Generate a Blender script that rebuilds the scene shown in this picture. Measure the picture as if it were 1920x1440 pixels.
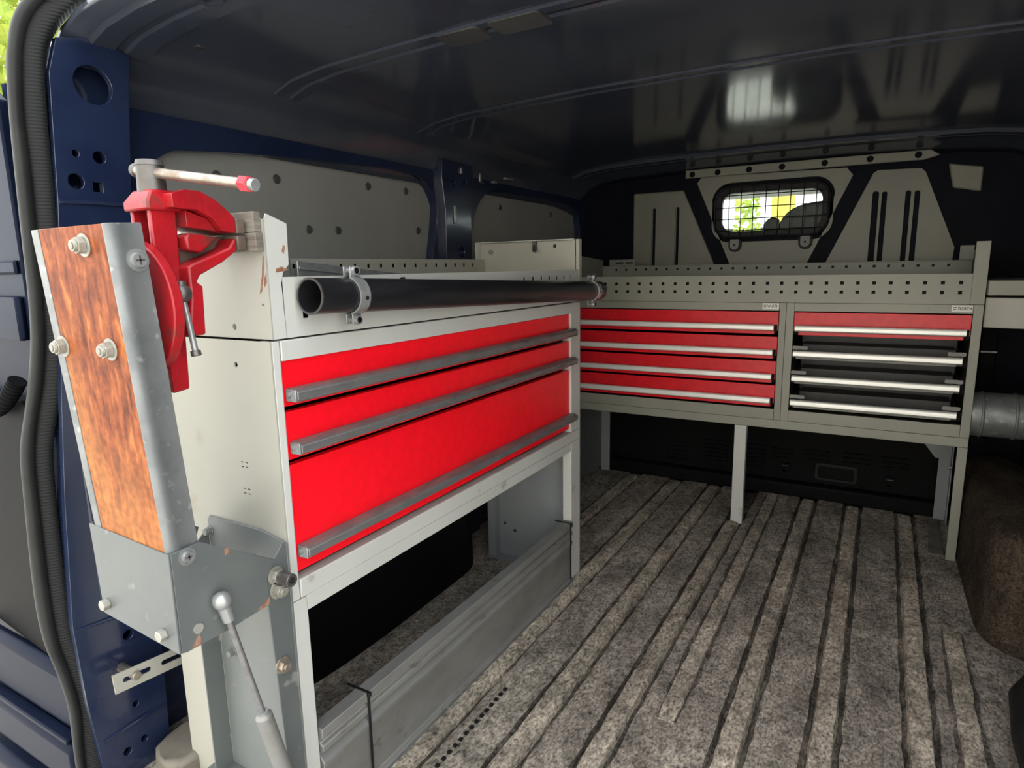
import bpy, bmesh, math, random
from mathutils import Vector, Matrix
from mathutils.geometry import tessellate_polygon
random.seed(7)
SC = bpy.context.scene
COL = SC.collection
for o in list(bpy.data.objects): bpy.data.objects.remove(o)

# ------------------------------------------------------------------ camera
cam_d = bpy.data.cameras.new('camera'); cam = bpy.data.objects.new('camera', cam_d); COL.objects.link(cam)
cam_d.sensor_width = 36.0; cam_d.sensor_fit = 'HORIZONTAL'
cam_d.lens = 36.0 * 1193.1 / 1920.0
cam_d.clip_start = 0.02; cam_d.clip_end = 200
ya, pa, ra = (math.radians(v) for v in (30.11, -10.297, -1.011))
fw = Vector((-math.sin(ya) * math.cos(pa), math.cos(ya) * math.cos(pa), math.sin(pa)))
rt = Vector((math.cos(ya), math.sin(ya), 0)); up = rt.cross(fw)
r2 = rt * math.cos(ra) + up * math.sin(ra); u2 = -rt * math.sin(ra) + up * math.cos(ra)
m = Matrix((r2, u2, -fw)).transposed().to_4x4(); m.translation = Vector((0, 0, 1.0))
cam.matrix_world = m
SC.camera = cam

# ------------------------------------------------------------------ world and exposure
W = bpy.data.worlds.new('overcast_sky'); SC.world = W; W.use_nodes = True
bg = W.node_tree.nodes['Background']
bg.inputs['Color'].default_value = (0.93, 0.97, 1.0, 1); bg.inputs['Strength'].default_value = 1.7
sl = bpy.data.lights.new('sun', 'SUN'); sun = bpy.data.objects.new('sun', sl); COL.objects.link(sun)
sl.energy = 6.0; sl.angle = math.radians(0.6); sl.color = (1.0, 0.95, 0.86)
sd_ = Vector((-0.20, -0.75, -0.90)).normalized(); sun.rotation_euler = sd_.to_track_quat('-Z', 'Y').to_euler(); sun.location = (3, 8, 9)
SC.view_settings.view_transform = 'Standard'; SC.view_settings.look = 'None'
SC.view_settings.gamma = 1.0; SC.view_settings.use_curve_mapping = False
SC.view_settings.exposure = 1.15

# ------------------------------------------------------------------ materials
def N(nt, t, **kw):
    n = nt.nodes.new(t)
    for k, v in kw.items(): setattr(n, k, v)
    return n
def mat(name, col, rough=0.5, metal=0.0, col2=None, nscale=8.0, nlo=0.4, nhi=0.6, detail=6.0, stretch=(1, 1, 1),
        bump=0.0, bscale=200.0, bstretch=(1, 1, 1), bdist=0.001, coat=0.0, spec=0.5, rough2=None, col3=None, n3scale=30.0, n3lo=0.55, n3hi=0.7):
    mt = bpy.data.materials.new(name); mt.use_nodes = True; nt = mt.node_tree
    b = nt.nodes['Principled BSDF']
    b.inputs['Base Color'].default_value = (*col, 1); b.inputs['Roughness'].default_value = rough
    b.inputs['Metallic'].default_value = metal; b.inputs['Specular IOR Level'].default_value = spec
    if coat: b.inputs['Coat Weight'].default_value = coat; b.inputs['Coat Roughness'].default_value = 0.08
    tc = N(nt, 'ShaderNodeTexCoord')
    def mapped(s):
        mp = N(nt, 'ShaderNodeMapping'); mp.inputs['Scale'].default_value = s
        nt.links.new(tc.outputs['Object'], mp.inputs['Vector']); return mp.outputs['Vector']
    last = None
    if col2 is not None:
        no = N(nt, 'ShaderNodeTexNoise'); no.inputs['Scale'].default_value = nscale; no.inputs['Detail'].default_value = detail
        nt.links.new(mapped(stretch), no.inputs['Vector'])
        rm = N(nt, 'ShaderNodeMapRange'); rm.inputs['From Min'].default_value = nlo; rm.inputs['From Max'].default_value = nhi
        nt.links.new(no.outputs['Fac'], rm.inputs['Value'])
        mx = N(nt, 'ShaderNodeMix', data_type='RGBA'); mx.inputs['A'].default_value = (*col, 1); mx.inputs['B'].default_value = (*col2, 1)
        nt.links.new(rm.outputs['Result'], mx.inputs['Factor']); last = mx.outputs['Result']
        if rough2 is not None:
            rr = N(nt, 'ShaderNodeMapRange'); rr.inputs['To Min'].default_value = rough; rr.inputs['To Max'].default_value = rough2
            nt.links.new(rm.outputs['Result'], rr.inputs['Value']); nt.links.new(rr.outputs['Result'], b.inputs['Roughness'])
    if col3 is not None:
        no = N(nt, 'ShaderNodeTexNoise'); no.inputs['Scale'].default_value = n3scale; no.inputs['Detail'].default_value = 8
        nt.links.new(mapped(stretch), no.inputs['Vector'])
        rm = N(nt, 'ShaderNodeMapRange'); rm.inputs['From Min'].default_value = n3lo; rm.inputs['From Max'].default_value = n3hi
        nt.links.new(no.outputs['Fac'], rm.inputs['Value'])
        mx = N(nt, 'ShaderNodeMix', data_type='RGBA'); mx.inputs['B'].default_value = (*col3, 1)
        if last: nt.links.new(last, mx.inputs['A'])
        else: mx.inputs['A'].default_value = (*col, 1)
        nt.links.new(rm.outputs['Result'], mx.inputs['Factor']); last = mx.outputs['Result']
    if last: nt.links.new(last, b.inputs['Base Color'])
    if bump:
        no = N(nt, 'ShaderNodeTexNoise'); no.inputs['Scale'].default_value = bscale; no.inputs['Detail'].default_value = 5
        nt.links.new(mapped(bstretch), no.inputs['Vector'])
        bp = N(nt, 'ShaderNodeBump'); bp.inputs['Strength'].default_value = bump; bp.inputs['Distance'].default_value = bdist
        nt.links.new(no.outputs['Fac'], bp.inputs['Height']); nt.links.new(bp.outputs['Normal'], b.inputs['Normal'])
    return mt

M = {}
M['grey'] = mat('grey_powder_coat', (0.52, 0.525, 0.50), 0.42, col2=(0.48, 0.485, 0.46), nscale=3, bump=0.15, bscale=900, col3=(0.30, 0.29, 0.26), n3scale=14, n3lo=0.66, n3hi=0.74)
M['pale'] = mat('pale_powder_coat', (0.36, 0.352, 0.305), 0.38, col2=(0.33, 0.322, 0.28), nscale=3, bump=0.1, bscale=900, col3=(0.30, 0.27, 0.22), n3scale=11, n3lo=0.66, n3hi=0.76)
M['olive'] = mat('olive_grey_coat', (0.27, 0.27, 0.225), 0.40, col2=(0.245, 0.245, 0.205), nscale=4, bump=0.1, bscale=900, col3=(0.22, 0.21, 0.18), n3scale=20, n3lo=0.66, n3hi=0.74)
M['slate'] = mat('slate_grey_paint', (0.11, 0.121, 0.1183), 0.40, col2=(0.0935, 0.1045, 0.1045), nscale=6, bump=0.1, bscale=700, col3=(0.198, 0.198, 0.1815), n3scale=26, n3lo=0.66, n3hi=0.72)
M['skygrey'] = mat('sky_tinted_grey', (0.252, 0.266, 0.273), 0.40, col2=(0.224, 0.238, 0.252), nscale=5, bump=0.1, bscale=700)  # grey cabinet paint with the bluish sky reflection put into the colour
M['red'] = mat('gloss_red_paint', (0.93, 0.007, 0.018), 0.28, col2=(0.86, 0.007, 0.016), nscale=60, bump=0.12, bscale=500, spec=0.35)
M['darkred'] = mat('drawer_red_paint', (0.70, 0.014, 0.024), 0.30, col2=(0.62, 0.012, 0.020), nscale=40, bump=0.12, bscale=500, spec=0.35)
M['visered'] = mat('vise_red_enamel', (0.3758, 0.00648, 0.01296), 0.38, col2=(0.2203, 0.007776, 0.01037), nscale=18, nlo=0.45, nhi=0.75, bump=0.35, bscale=90, bdist=0.002, col3=(0.0648, 0.0324, 0.02268), n3scale=22, n3lo=0.54, n3hi=0.70)
M['navy'] = mat('navy_body_paint', (0.009, 0.015, 0.042), 0.22, col2=(0.012, 0.020, 0.050), nscale=9, bump=0.05, bscale=40, coat=0.5)
M['roof'] = mat('navy_roof_paint', (0.036, 0.042, 0.058), 0.10, col2=(0.056, 0.063, 0.082), nscale=2.5, nlo=0.35, nhi=0.65, bump=0.10, bscale=40, bstretch=(0.5, 2.5, 1), bdist=0.0004, rough2=0.15, spec=0.42)
M['navy_shaded'] = mat('navy_paint_shaded_copy', (0.004, 0.0068, 0.0184), 0.38, col2=(0.0052, 0.0088, 0.022), nscale=9, bump=0.1, bscale=30, spec=0.07)  # same navy body paint, shade put into the colour against outdoor glare
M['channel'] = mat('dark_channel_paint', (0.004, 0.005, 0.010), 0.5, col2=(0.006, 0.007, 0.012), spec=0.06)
M['dusty'] = mat('oily_dusty_iron', (0.085, 0.060, 0.045), 0.6, col2=(0.15, 0.11, 0.085), nscale=30, bump=0.3, bscale=90, bdist=0.002)
M['mid'] = mat('mid_grey_paint', (0.1473, 0.1582, 0.1555), 0.40, col2=(0.1309, 0.1419, 0.1391), nscale=6, bump=0.1, bscale=700, col3=(0.2182, 0.2182, 0.2073), n3scale=26, n3lo=0.66, n3hi=0.72)
M['stone'] = mat('grey_rendered_wall', (0.30, 0.29, 0.26), 0.85, col2=(0.24, 0.23, 0.21), nscale=3)
M['alu'] = mat('worn_aluminium', (0.231, 0.231, 0.231), 0.40, 0.55, col2=(0.1815, 0.1815, 0.1815), nscale=14, stretch=(4, 1, 4), nlo=0.42, nhi=0.62, bump=0.15, bscale=160, bstretch=(1, 6, 1), rough2=0.52)
M['sheen_bar'] = mat('aluminium_sheen_handle', (0.90, 0.90, 0.86), 0.34, 0.25, col2=(0.84, 0.84, 0.80), nscale=10, bump=0.05)  # aluminium bars, their bright outdoor reflection put into a near-white colour
M['galv'] = mat('galvanised_steel', (0.253, 0.264, 0.264), 0.42, 0.55, col2=(0.1815, 0.1925, 0.1953), nscale=20, nlo=0.38, nhi=0.64, rough2=0.55, bump=0.15, bscale=120, col3=(0.363, 0.374, 0.3685), n3scale=60, n3lo=0.60, n3hi=0.70)
M['galvdirty'] = mat('dirty_galvanised', (0.2424, 0.2424, 0.2345), 0.45, 0.30, col2=(0.2003, 0.1976, 0.1871), nscale=7, stretch=(2, 1, 2), nlo=0.38, nhi=0.64, rough2=0.55, bump=0.15, bscale=120, col3=(0.1581, 0.1423, 0.1212), n3scale=30, n3lo=0.62, n3hi=0.74)
M['zinc'] = mat('bright_zinc', (0.3255, 0.3348, 0.3348), 0.26, 0.45, col2=(0.2604, 0.2697, 0.2697), nscale=40, bump=0.1, bscale=200)
M['boltw'] = mat('pale_zinc_bolt', (0.3465, 0.3412, 0.3045), 0.40, 0.35, col2=(0.273, 0.2625, 0.2205), nscale=60)
M['steel'] = mat('raw_steel', (0.165, 0.155, 0.15), 0.42, 0.7, col2=(0.11, 0.1, 0.095), nscale=30, nlo=0.35, nhi=0.65)
M['barsteel'] = mat('worn_bar_steel', (0.396, 0.36, 0.3168), 0.38, 0.65, col2=(0.2448, 0.1944, 0.1512), nscale=40, nlo=0.42, nhi=0.66)
M['black'] = mat('black_rubber', (0.010, 0.010, 0.011), 0.5, col2=(0.014, 0.014, 0.014), nscale=20, spec=0.2)
M['pipe'] = mat('black_pipe', (0.010, 0.010, 0.012), 0.33, col2=(0.016, 0.016, 0.018), nscale=12, stretch=(3, 0.5, 3))
M['seal'] = mat('grey_black_rubber_seal', (0.01824, 0.01885, 0.01824), 0.50, col2=(0.02432, 0.02493, 0.02371), nscale=14, bump=0.1, bscale=200, spec=0.2)
M['plastic'] = mat('dark_grey_plastic', (0.006, 0.006, 0.0065), 0.55, bump=0.2, bscale=600, spec=0.06)
M['tray'] = mat('tray_grey_plastic', (0.055, 0.055, 0.055), 0.45, col2=(0.045, 0.045, 0.045), nscale=20)
M['clip'] = mat('clip_grey', (0.216, 0.216, 0.2025), 0.5, col2=(0.18, 0.18, 0.171))
M['lining'] = mat('grey_lining_board', (0.25, 0.25, 0.237), 0.60, col2=(0.23, 0.23, 0.218), nscale=3, bump=0.1, bscale=700)
M['rivet'] = mat('dark_rivet', (0.064, 0.064, 0.0616), 0.5, col2=(0.048, 0.048, 0.048))
M['bulk'] = mat('khaki_bulkhead_paint', (0.20, 0.195, 0.15), 0.42, col2=(0.17, 0.167, 0.13), nscale=3, bump=0.08, bscale=500)
M['wood'] = None
M['padwood'] = mat('weathered_wood', (0.1275, 0.1087, 0.08625), 0.7, col2=(0.21, 0.1875, 0.1575), nscale=14, stretch=(1, 1, 6), nlo=0.42, nhi=0.6, bump=0.5, bscale=60, bstretch=(1, 1, 6), bdist=0.002)
M['white'] = mat('badge_white', (0.75, 0.74, 0.70), 0.4, col2=(0.68, 0.67, 0.63))
M['ink'] = mat('badge_ink', (0.01, 0.01, 0.01), 0.5, col2=(0.015, 0.015, 0.015))
M['rag'] = mat('red_tape', (0.75, 0.05, 0.07), 0.6, col2=(0.55, 0.03, 0.05), nscale=60)
M['beige'] = mat('dusty_beige_paint', (0.1584, 0.1408, 0.1144), 0.6, col2=(0.0704, 0.0572, 0.044), nscale=14, nlo=0.45, nhi=0.7, bump=0.2, bscale=80)
M['asphalt'] = mat('grey_pavement', (0.36, 0.35, 0.33), 0.85, col2=(0.29, 0.28, 0.265), nscale=5, bump=0.4, bscale=120)
M['leaf'] = mat('spring_leaves', (0.28, 0.40, 0.06), 0.55, col2=(0.50, 0.55, 0.10), nscale=3, nlo=0.4, nhi=0.6)
M['bark'] = mat('bark', (0.10, 0.08, 0.06), 0.8, col2=(0.06, 0.05, 0.04))
M['housew'] = mat('white_render_wall', (0.78, 0.76, 0.70), 0.8, col2=(0.70, 0.68, 0.62), nscale=2)
M['yellow'] = mat('yellow_paint', (0.75, 0.66, 0.10), 0.5, col2=(0.65, 0.55, 0.08))
M['liner'] = mat('cab_headliner', (0.42, 0.42, 0.38), 0.8, col2=(0.38, 0.38, 0.34), bump=0.1)
M['seatf'] = mat('charcoal_seat_fabric', (0.018, 0.020, 0.022), 0.8, col2=(0.026, 0.028, 0.030), nscale=60, bump=0.2, bscale=400)

def wood_mat():
    mt = bpy.data.materials.new('orange_stained_plywood'); mt.use_nodes = True; nt = mt.node_tree; b = nt.nodes['Principled BSDF']
    tc = N(nt, 'ShaderNodeTexCoord'); mp = N(nt, 'ShaderNodeMapping'); mp.inputs['Scale'].default_value = (75, 1, 20)
    nt.links.new(tc.outputs['Object'], mp.inputs['Vector'])
    n1 = N(nt, 'ShaderNodeTexNoise'); n1.inputs['Scale'].default_value = 1.0; n1.inputs['Detail'].default_value = 8; n1.inputs['Distortion'].default_value = 0.6
    nt.links.new(mp.outputs['Vector'], n1.inputs['Vector'])
    cr = N(nt, 'ShaderNodeValToRGB'); e = cr.color_ramp.elements
    e[0].position = 0.30; e[0].color = (0.085, 0.018, 0.007, 1); e[1].position = 0.74; e[1].color = (0.46, 0.17, 0.045, 1)
    k = e.new(0.46); k.color = (0.21, 0.050, 0.015, 1); k = e.new(0.58); k.color = (0.30, 0.080, 0.022, 1)
    nt.links.new(n1.outputs['Fac'], cr.inputs['Fac'])
    # worn pale streak near the outer edge and the foot of the board
    mp2 = N(nt, 'ShaderNodeMapping'); mp2.inputs['Scale'].default_value = (14, 1, 3.2); nt.links.new(tc.outputs['Object'], mp2.inputs['Vector'])
    n2 = N(nt, 'ShaderNodeTexNoise'); n2.inputs['Scale'].default_value = 1.0; n2.inputs['Detail'].default_value = 5
    nt.links.new(mp2.outputs['Vector'], n2.inputs['Vector'])
    sp = N(nt, 'ShaderNodeSeparateXYZ'); nt.links.new(tc.outputs['Object'], sp.inputs['Vector'])
    def rng(sock, a, b_, c, d):
        r = N(nt, 'ShaderNodeMapRange'); r.inputs['From Min'].default_value = a; r.inputs['From Max'].default_value = b_
        r.inputs['To Min'].default_value = c; r.inputs['To Max'].default_value = d; nt.links.new(sock, r.inputs['Value']); return r.outputs['Result']
    def mth(op, a, b_):
        q = N(nt, 'ShaderNodeMath', operation=op)
        for i, v in enumerate((a, b_)):
            if isinstance(v, (int, float)): q.inputs[i].default_value = v
            else: nt.links.new(v, q.inputs[i])
        return q.outputs[0]
    edge = rng(sp.outputs['X'], -0.02, -0.075, 0, 1); low = rng(sp.outputs['Z'], 0.45, 0.28, 0, 1); foot = rng(sp.outputs['Z'], 0.30, 0.12, 0, 0.55)
    msk = mth('ADD', mth('MULTIPLY', mth('MULTIPLY', edge, low), 0.75), foot)
    f = mth('MULTIPLY', msk, rng(n2.outputs['Fac'], 0.30, 0.60, 0, 1))
    mx = N(nt, 'ShaderNodeMix', data_type='RGBA'); mx.inputs['B'].default_value = (0.62, 0.28, 0.08, 1)
    nt.links.new(cr.outputs['Color'], mx.inputs['A']); nt.links.new(f, mx.inputs['Factor'])
    n4 = N(nt, 'ShaderNodeTexNoise'); n4.inputs['Scale'].default_value = 90; n4.inputs['Detail'].default_value = 4
    nt.links.new(tc.outputs['Object'], n4.inputs['Vector'])
    hs = N(nt, 'ShaderNodeMix', data_type='RGBA', blend_type='MULTIPLY'); hs.inputs['Factor'].default_value = 0.6
    cr2 = N(nt, 'ShaderNodeValToRGB'); cr2.color_ramp.elements[0].position = 0.35; cr2.color_ramp.elements[0].color = (0.55, 0.5, 0.45, 1); cr2.color_ramp.elements[1].position = 0.6
    nt.links.new(n4.outputs['Fac'], cr2.inputs['Fac']); nt.links.new(mx.outputs['Result'], hs.inputs['A']); nt.links.new(cr2.outputs['Color'], hs.inputs['B'])
    nt.links.new(hs.outputs['Result'], b.inputs['Base Color']); b.inputs['Roughness'].default_value = 0.5; b.inputs['Specular IOR Level'].default_value = 0.2
    return mt
M['wood'] = wood_mat()

def carpet_mat(name, c1, c2, c3, s=1.0):
    mt = bpy.data.materials.new(name); mt.use_nodes = True; nt = mt.node_tree; b = nt.nodes['Principled BSDF']
    tc = N(nt, 'ShaderNodeTexCoord')
    def noise(sc, st, det=6):
        mp = N(nt, 'ShaderNodeMapping'); mp.inputs['Scale'].default_value = st; nt.links.new(tc.outputs['Object'], mp.inputs['Vector'])
        n = N(nt, 'ShaderNodeTexNoise'); n.inputs['Scale'].default_value = sc; n.inputs['Detail'].default_value = det; n.inputs['Roughness'].default_value = 0.65
        nt.links.new(mp.outputs['Vector'], n.inputs['Vector']); return n.outputs['Fac']
    big = noise(5.5, (1.8, 0.9, 1)); mid = noise(38 * s, (1, 0.8, 1), 6); fine = noise(170 * s, (1, 0.55, 1), 8)
    def ramp(src, stops):
        c = N(nt, 'ShaderNodeValToRGB'); e = c.color_ramp.elements
        e[0].position, e[0].color = stops[0][0], (*stops[0][1], 1); e[1].position, e[1].color = stops[-1][0], (*stops[-1][1], 1)
        for p, q in stops[1:-1]: k = e.new(p); k.color = (*q, 1)
        nt.links.new(src, c.inputs['Fac']); return c.outputs['Color']
    def mul(a_, b_, f):
        mx = N(nt, 'ShaderNodeMix', data_type='RGBA', blend_type='MULTIPLY'); mx.inputs['Factor'].default_value = f
        nt.links.new(a_, mx.inputs['A']); nt.links.new(b_, mx.inputs['B']); return mx.outputs['Result']
    base = ramp(big, [(0.32, c1), (0.5, c2), (0.68, c3)])
    col = mul(base, ramp(mid, [(0.30, (0.42, 0.40, 0.38)), (0.48, (0.95, 0.94, 0.92)), (0.70, (1.35, 1.32, 1.28))]), 0.9)
    col = mul(col, ramp(fine, [(0.33, (0.22, 0.21, 0.20)), (0.5, (0.95, 0.94, 0.92)), (0.70, (1.75, 1.70, 1.62))]), 0.95)
    nt.links.new(col, b.inputs['Base Color']); b.inputs['Roughness'].default_value = 0.9; b.inputs['Specular IOR Level'].default_value = 0.15
    bp = N(nt, 'ShaderNodeBump'); bp.inputs['Strength'].default_value = 0.9; bp.inputs['Distance'].default_value = 0.005
    nt.links.new(fine, bp.inputs['Height']); nt.links.new(bp.outputs['Normal'], b.inputs['Normal'])
    return mt
M['carpet'] = carpet_mat('worn_load_floor_carpet', (0.16, 0.145, 0.129), (0.30, 0.271, 0.24), (0.46, 0.416, 0.367))
M['groove'] = carpet_mat('shaded_groove_carpet', (0.055, 0.049, 0.044), (0.12, 0.107, 0.095), (0.30, 0.27, 0.235))  # shade of the grooves put into a darker carpet colour
M['rib'] = carpet_mat('worn_rib_carpet', (0.22, 0.196, 0.168), (0.42, 0.374, 0.318), (0.60, 0.534, 0.456), 0.9)
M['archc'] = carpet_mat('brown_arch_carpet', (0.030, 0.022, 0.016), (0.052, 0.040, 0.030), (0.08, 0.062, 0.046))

def ribbed_mat():
    mt = mat('ribbed_rubber_seal', (0.014, 0.015, 0.015), 0.6, spec=0.2)
    nt = mt.node_tree; b = nt.nodes['Principled BSDF']; tc = N(nt, 'ShaderNodeTexCoord')
    w = N(nt, 'ShaderNodeTexWave'); w.bands_direction = 'Z'; w.inputs['Scale'].default_value = 55; w.inputs['Distortion'].default_value = 0.3
    nt.links.new(tc.outputs['Object'], w.inputs['Vector'])
    bp = N(nt, 'ShaderNodeBump'); bp.inputs['Strength'].default_value = 0.5; bp.inputs['Distance'].default_value = 0.0015
    nt.links.new(w.outputs['Fac'], bp.inputs['Height']); nt.links.new(bp.outputs['Normal'], b.inputs['Normal'])
    return mt
M['ribseal'] = ribbed_mat()
def glass_mat():
    mt = bpy.data.materials.new('window_glass'); mt.use_nodes = True; nt = mt.node_tree; nt.nodes.remove(nt.nodes['Principled BSDF'])
    out = nt.nodes['Material Output']; t = N(nt, 'ShaderNodeBsdfTransparent'); t.inputs['Color'].default_value = (0.86, 0.90, 0.87, 1)
    g = N(nt, 'ShaderNodeBsdfGlossy'); g.inputs['Roughness'].default_value = 0.02
    lw = N(nt, 'ShaderNodeFresnel'); lw.inputs['IOR'].default_value = 1.18
    mx = N(nt, 'ShaderNodeMixShader'); nt.links.new(lw.outputs[0], mx.inputs[0]); nt.links.new(t.outputs[0], mx.inputs[1]); nt.links.new(g.outputs[0], mx.inputs[2])
    nt.links.new(mx.outputs[0], out.inputs['Surface']); return mt
M['glass'] = glass_mat()

# ------------------------------------------------------------------ mesh helpers
def NB(): return bmesh.new()
def box(bm, x0, x1, y0, y1, z0, z1):
    v = [bm.verts.new((x, y, z)) for x in (x0, x1) for y in (y0, y1) for z in (z0, z1)]
    for f in ((0, 1, 3, 2), (4, 6, 7, 5), (0, 4, 5, 1), (2, 3, 7, 6), (0, 2, 6, 4), (1, 5, 7, 3)): bm.faces.new([v[i] for i in f])
def frame_from(d):
    d = Vector(d).normalized(); a = Vector((0, 0, 1)) if abs(d.z) < 0.9 else Vector((1, 0, 0))
    u = d.cross(a).normalized(); return u, d.cross(u).normalized()
def cyl(bm, p0, p1, r0, seg=16, r1=None, rot=0.0, caps=True):
    p0, p1 = Vector(p0), Vector(p1); r1 = r0 if r1 is None else r1; u, v = frame_from(p1 - p0)
    A, B = [], []
    for i in range(seg):
        t = 2 * math.pi * i / seg + rot; o = u * math.cos(t) + v * math.sin(t)
        A.append(bm.verts.new(p0 + o * r0)); B.append(bm.verts.new(p1 + o * r1))
    for i in range(seg): j = (i + 1) % seg; bm.faces.new((A[i], A[j], B[j], B[i]))
    if caps: bm.faces.new(A[::-1]); bm.faces.new(B)
def tube(bm, p0, p1, r, ri, seg=32):
    p0, p1 = Vector(p0), Vector(p1); u, v = frame_from(p1 - p0); R = []
    for p, rr in ((p0, r), (p1, r), (p1, ri), (p0, ri)):
        R.append([bm.verts.new(p + (u * math.cos(2 * math.pi * i / seg) + v * math.sin(2 * math.pi * i / seg)) * rr) for i in range(seg)])
    for k in range(4):
        A, B = R[k], R[(k + 1) % 4]
        for i in range(seg): j = (i + 1) % seg; bm.faces.new((A[i], A[j], B[j], B[i]))
def sweep(bm, pts, radii, seg=10, caps=True):
    pts = [Vector(p) for p in pts]; n = len(pts); rings = []
    d0 = (pts[1] - pts[0]).normalized(); u, v = frame_from(d0)
    for i, p in enumerate(pts):
        d = (pts[min(i + 1, n - 1)] - pts[max(i - 1, 0)]).normalized()
        u = (u - d * u.dot(d)).normalized(); v = d.cross(u); r = radii[i] if isinstance(radii, (list, tuple)) else radii
        rings.append([bm.verts.new(p + (u * math.cos(2 * math.pi * k / seg) + v * math.sin(2 * math.pi * k / seg)) * r) for k in range(seg)])
    for a, b in zip(rings, rings[1:]):
        for k in range(seg): j = (k + 1) % seg; bm.faces.new((a[k], a[j], b[j], b[k]))
    if caps: bm.faces.new(rings[0][::-1]); bm.faces.new(rings[-1])
def ball(bm, c, r, sx=1, sy=1, sz=1, seg=14):
    mt = Matrix.Translation(c) @ Matrix.Diagonal((sx, sy, sz, 1)); bmesh.ops.create_uvsphere(bm, u_segments=seg, v_segments=max(6, seg // 2 + 1), radius=r, matrix=mt)
AX = {'x': lambda u, v, w: (w, u, v), 'y': lambda u, v, w: (u, w, v), 'z': lambda u, v, w: (u, v, w)}
def plate(bm, outer, holes=(), axis='x', w0=0.0, w1=0.01):
    """flat plate of any outline with real holes, w0..w1 along the axis"""
    mp = AX[axis]; loops = [list(outer)] + [list(h) for h in holes]
    tris = tessellate_polygon([[Vector((p[0], p[1], 0)) for p in l] for l in loops])
    flat = [p for l in loops for p in l]
    A = [bm.verts.new(mp(p[0], p[1], w0)) for p in flat]; B = [bm.verts.new(mp(p[0], p[1], w1)) for p in flat]
    for t in tris:
        try: bm.faces.new([A[i] for i in t]); bm.faces.new([B[i] for i in reversed(t)])
        except ValueError: pass
    k = 0
    for l in loops:
        n = len(l)
        for i in range(n):
            a, b = k + i, k + (i + 1) % n; bm.faces.new((A[a], A[b], B[b], B[a]))
        k += n
def rect(u0, u1, v0, v1): return [(u0, v0), (u1, v0), (u1, v1), (u0, v1)]
def rrect(u0, u1, v0, v1, r, n=6):
    P = []
    for cx, cy, a in ((u1 - r, v0 + r, -90), (u1 - r, v1 - r, 0), (u0 + r, v1 - r, 90), (u0 + r, v0 + r, 180)):
        for i in range(n + 1): t = math.radians(a + 90 * i / n); P.append((cx + r * math.cos(t), cy + r * math.sin(t)))
    return P
def circ(u, v, r, n=16): return [(u + r * math.cos(2 * math.pi * i / n), v + r * math.sin(2 * math.pi * i / n)) for i in range(n)]
def sq(u, v, s): return rect(u - s / 2, u + s / 2, v - s / 2, v + s / 2)
def slot(u0, u1, v, h, n=6):
    r = h / 2; return [(u1 - r + r * math.cos(math.radians(a)), v + r * math.sin(math.radians(a))) for a in [-90 + 180 * i / n for i in range(n + 1)]] + \
        [(u0 + r + r * math.cos(math.radians(a)), v + r * math.sin(math.radians(a))) for a in [90 + 180 * i / n for i in range(n + 1)]]
def smooth_poly(pts, k=1):
    for _ in range(k):
        q = []
        for a, b in zip(pts, pts[1:] + pts[:1]):
            q += [tuple(0.75 * s + 0.25 * t for s, t in zip(a, b)), tuple(0.25 * s + 0.75 * t for s, t in zip(a, b))]
        pts = q
    return pts
def obj(name, bm, m, parent=None, bevel=0.0, seg=2, smooth=False, label=None, ang=40):
    bmesh.ops.recalc_face_normals(bm, faces=bm.faces[:])
    me = bpy.data.meshes.new(name); bm.to_mesh(me); bm.free(); me.materials.append(M[m] if isinstance(m, str) else m)
    o = bpy.data.objects.new(name, me); COL.objects.link(o)
    if parent is not None: o.parent = parent; o.matrix_parent_inverse = Matrix.Identity(4)
    if bevel:
        b = o.modifiers.new('bevel', 'BEVEL'); b.width = bevel; b.segments = seg; b.limit_method = 'ANGLE'; b.angle_limit = math.radians(50)
        b.harden_normals = False
    if smooth or bevel:
        me.shade_smooth() if hasattr(me, 'shade_smooth') else None
        try: me.set_sharp_from_angle(angle=math.radians(ang))
        except Exception: pass
    if label: o['label'] = label
    return o
def tag(o, label, cat, group=None):
    o['label'] = label; o['category'] = cat
    if group: o['group'] = group
    return o
def thing(name, label, cat, loc=(0, 0, 0), group=None):
    o = bpy.data.objects.new(name, None); COL.objects.link(o); o.location = loc; o.empty_display_size = 0.05
    return tag(o, label, cat, group)
def struct(o, label=None, cat=None):
    o['kind'] = 'structure'
    if label: o['label'] = label
    if cat: o['category'] = cat
    return o
def sroot(name, loc, label=None, cat=None):
    o = bpy.data.objects.new(name, None); COL.objects.link(o); o.location = loc; o.empty_display_size = 0.05
    return struct(o, label, cat)
def pobj(name, bm, m, parent, **kw):
    """child mesh given in world coordinates under an unrotated parent"""
    bmesh.ops.translate(bm, verts=bm.verts[:], vec=-parent.matrix_basis.translation if parent.parent is None else Vector((0, 0, 0)))
    return obj(name, bm, m, parent, **kw)
def B(*a):
    bm = NB(); box(bm, *a); return bm
def PL(*a, **k):
    bm = NB(); plate(bm, *a, **k); return bm
def CY(*a, **k):
    bm = NB(); cyl(bm, *a, **k); return bm

# children of things: things stand at their base, meshes below are given in world coordinates
def part(name, bm, m, t, **kw):
    p = t; off = Vector((0, 0, 0))
    while p is not None: off += p.location; p = p.parent
    bmesh.ops.translate(bm, verts=bm.verts[:], vec=-off)
    return obj(name, bm, m, t, **kw)
def copypart(o, parent, dx=0, dy=0, dz=0):
    c = o.copy(); COL.objects.link(c); c.parent = parent; c.location = o.location + Vector((dx, dy, dz)); return c

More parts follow.
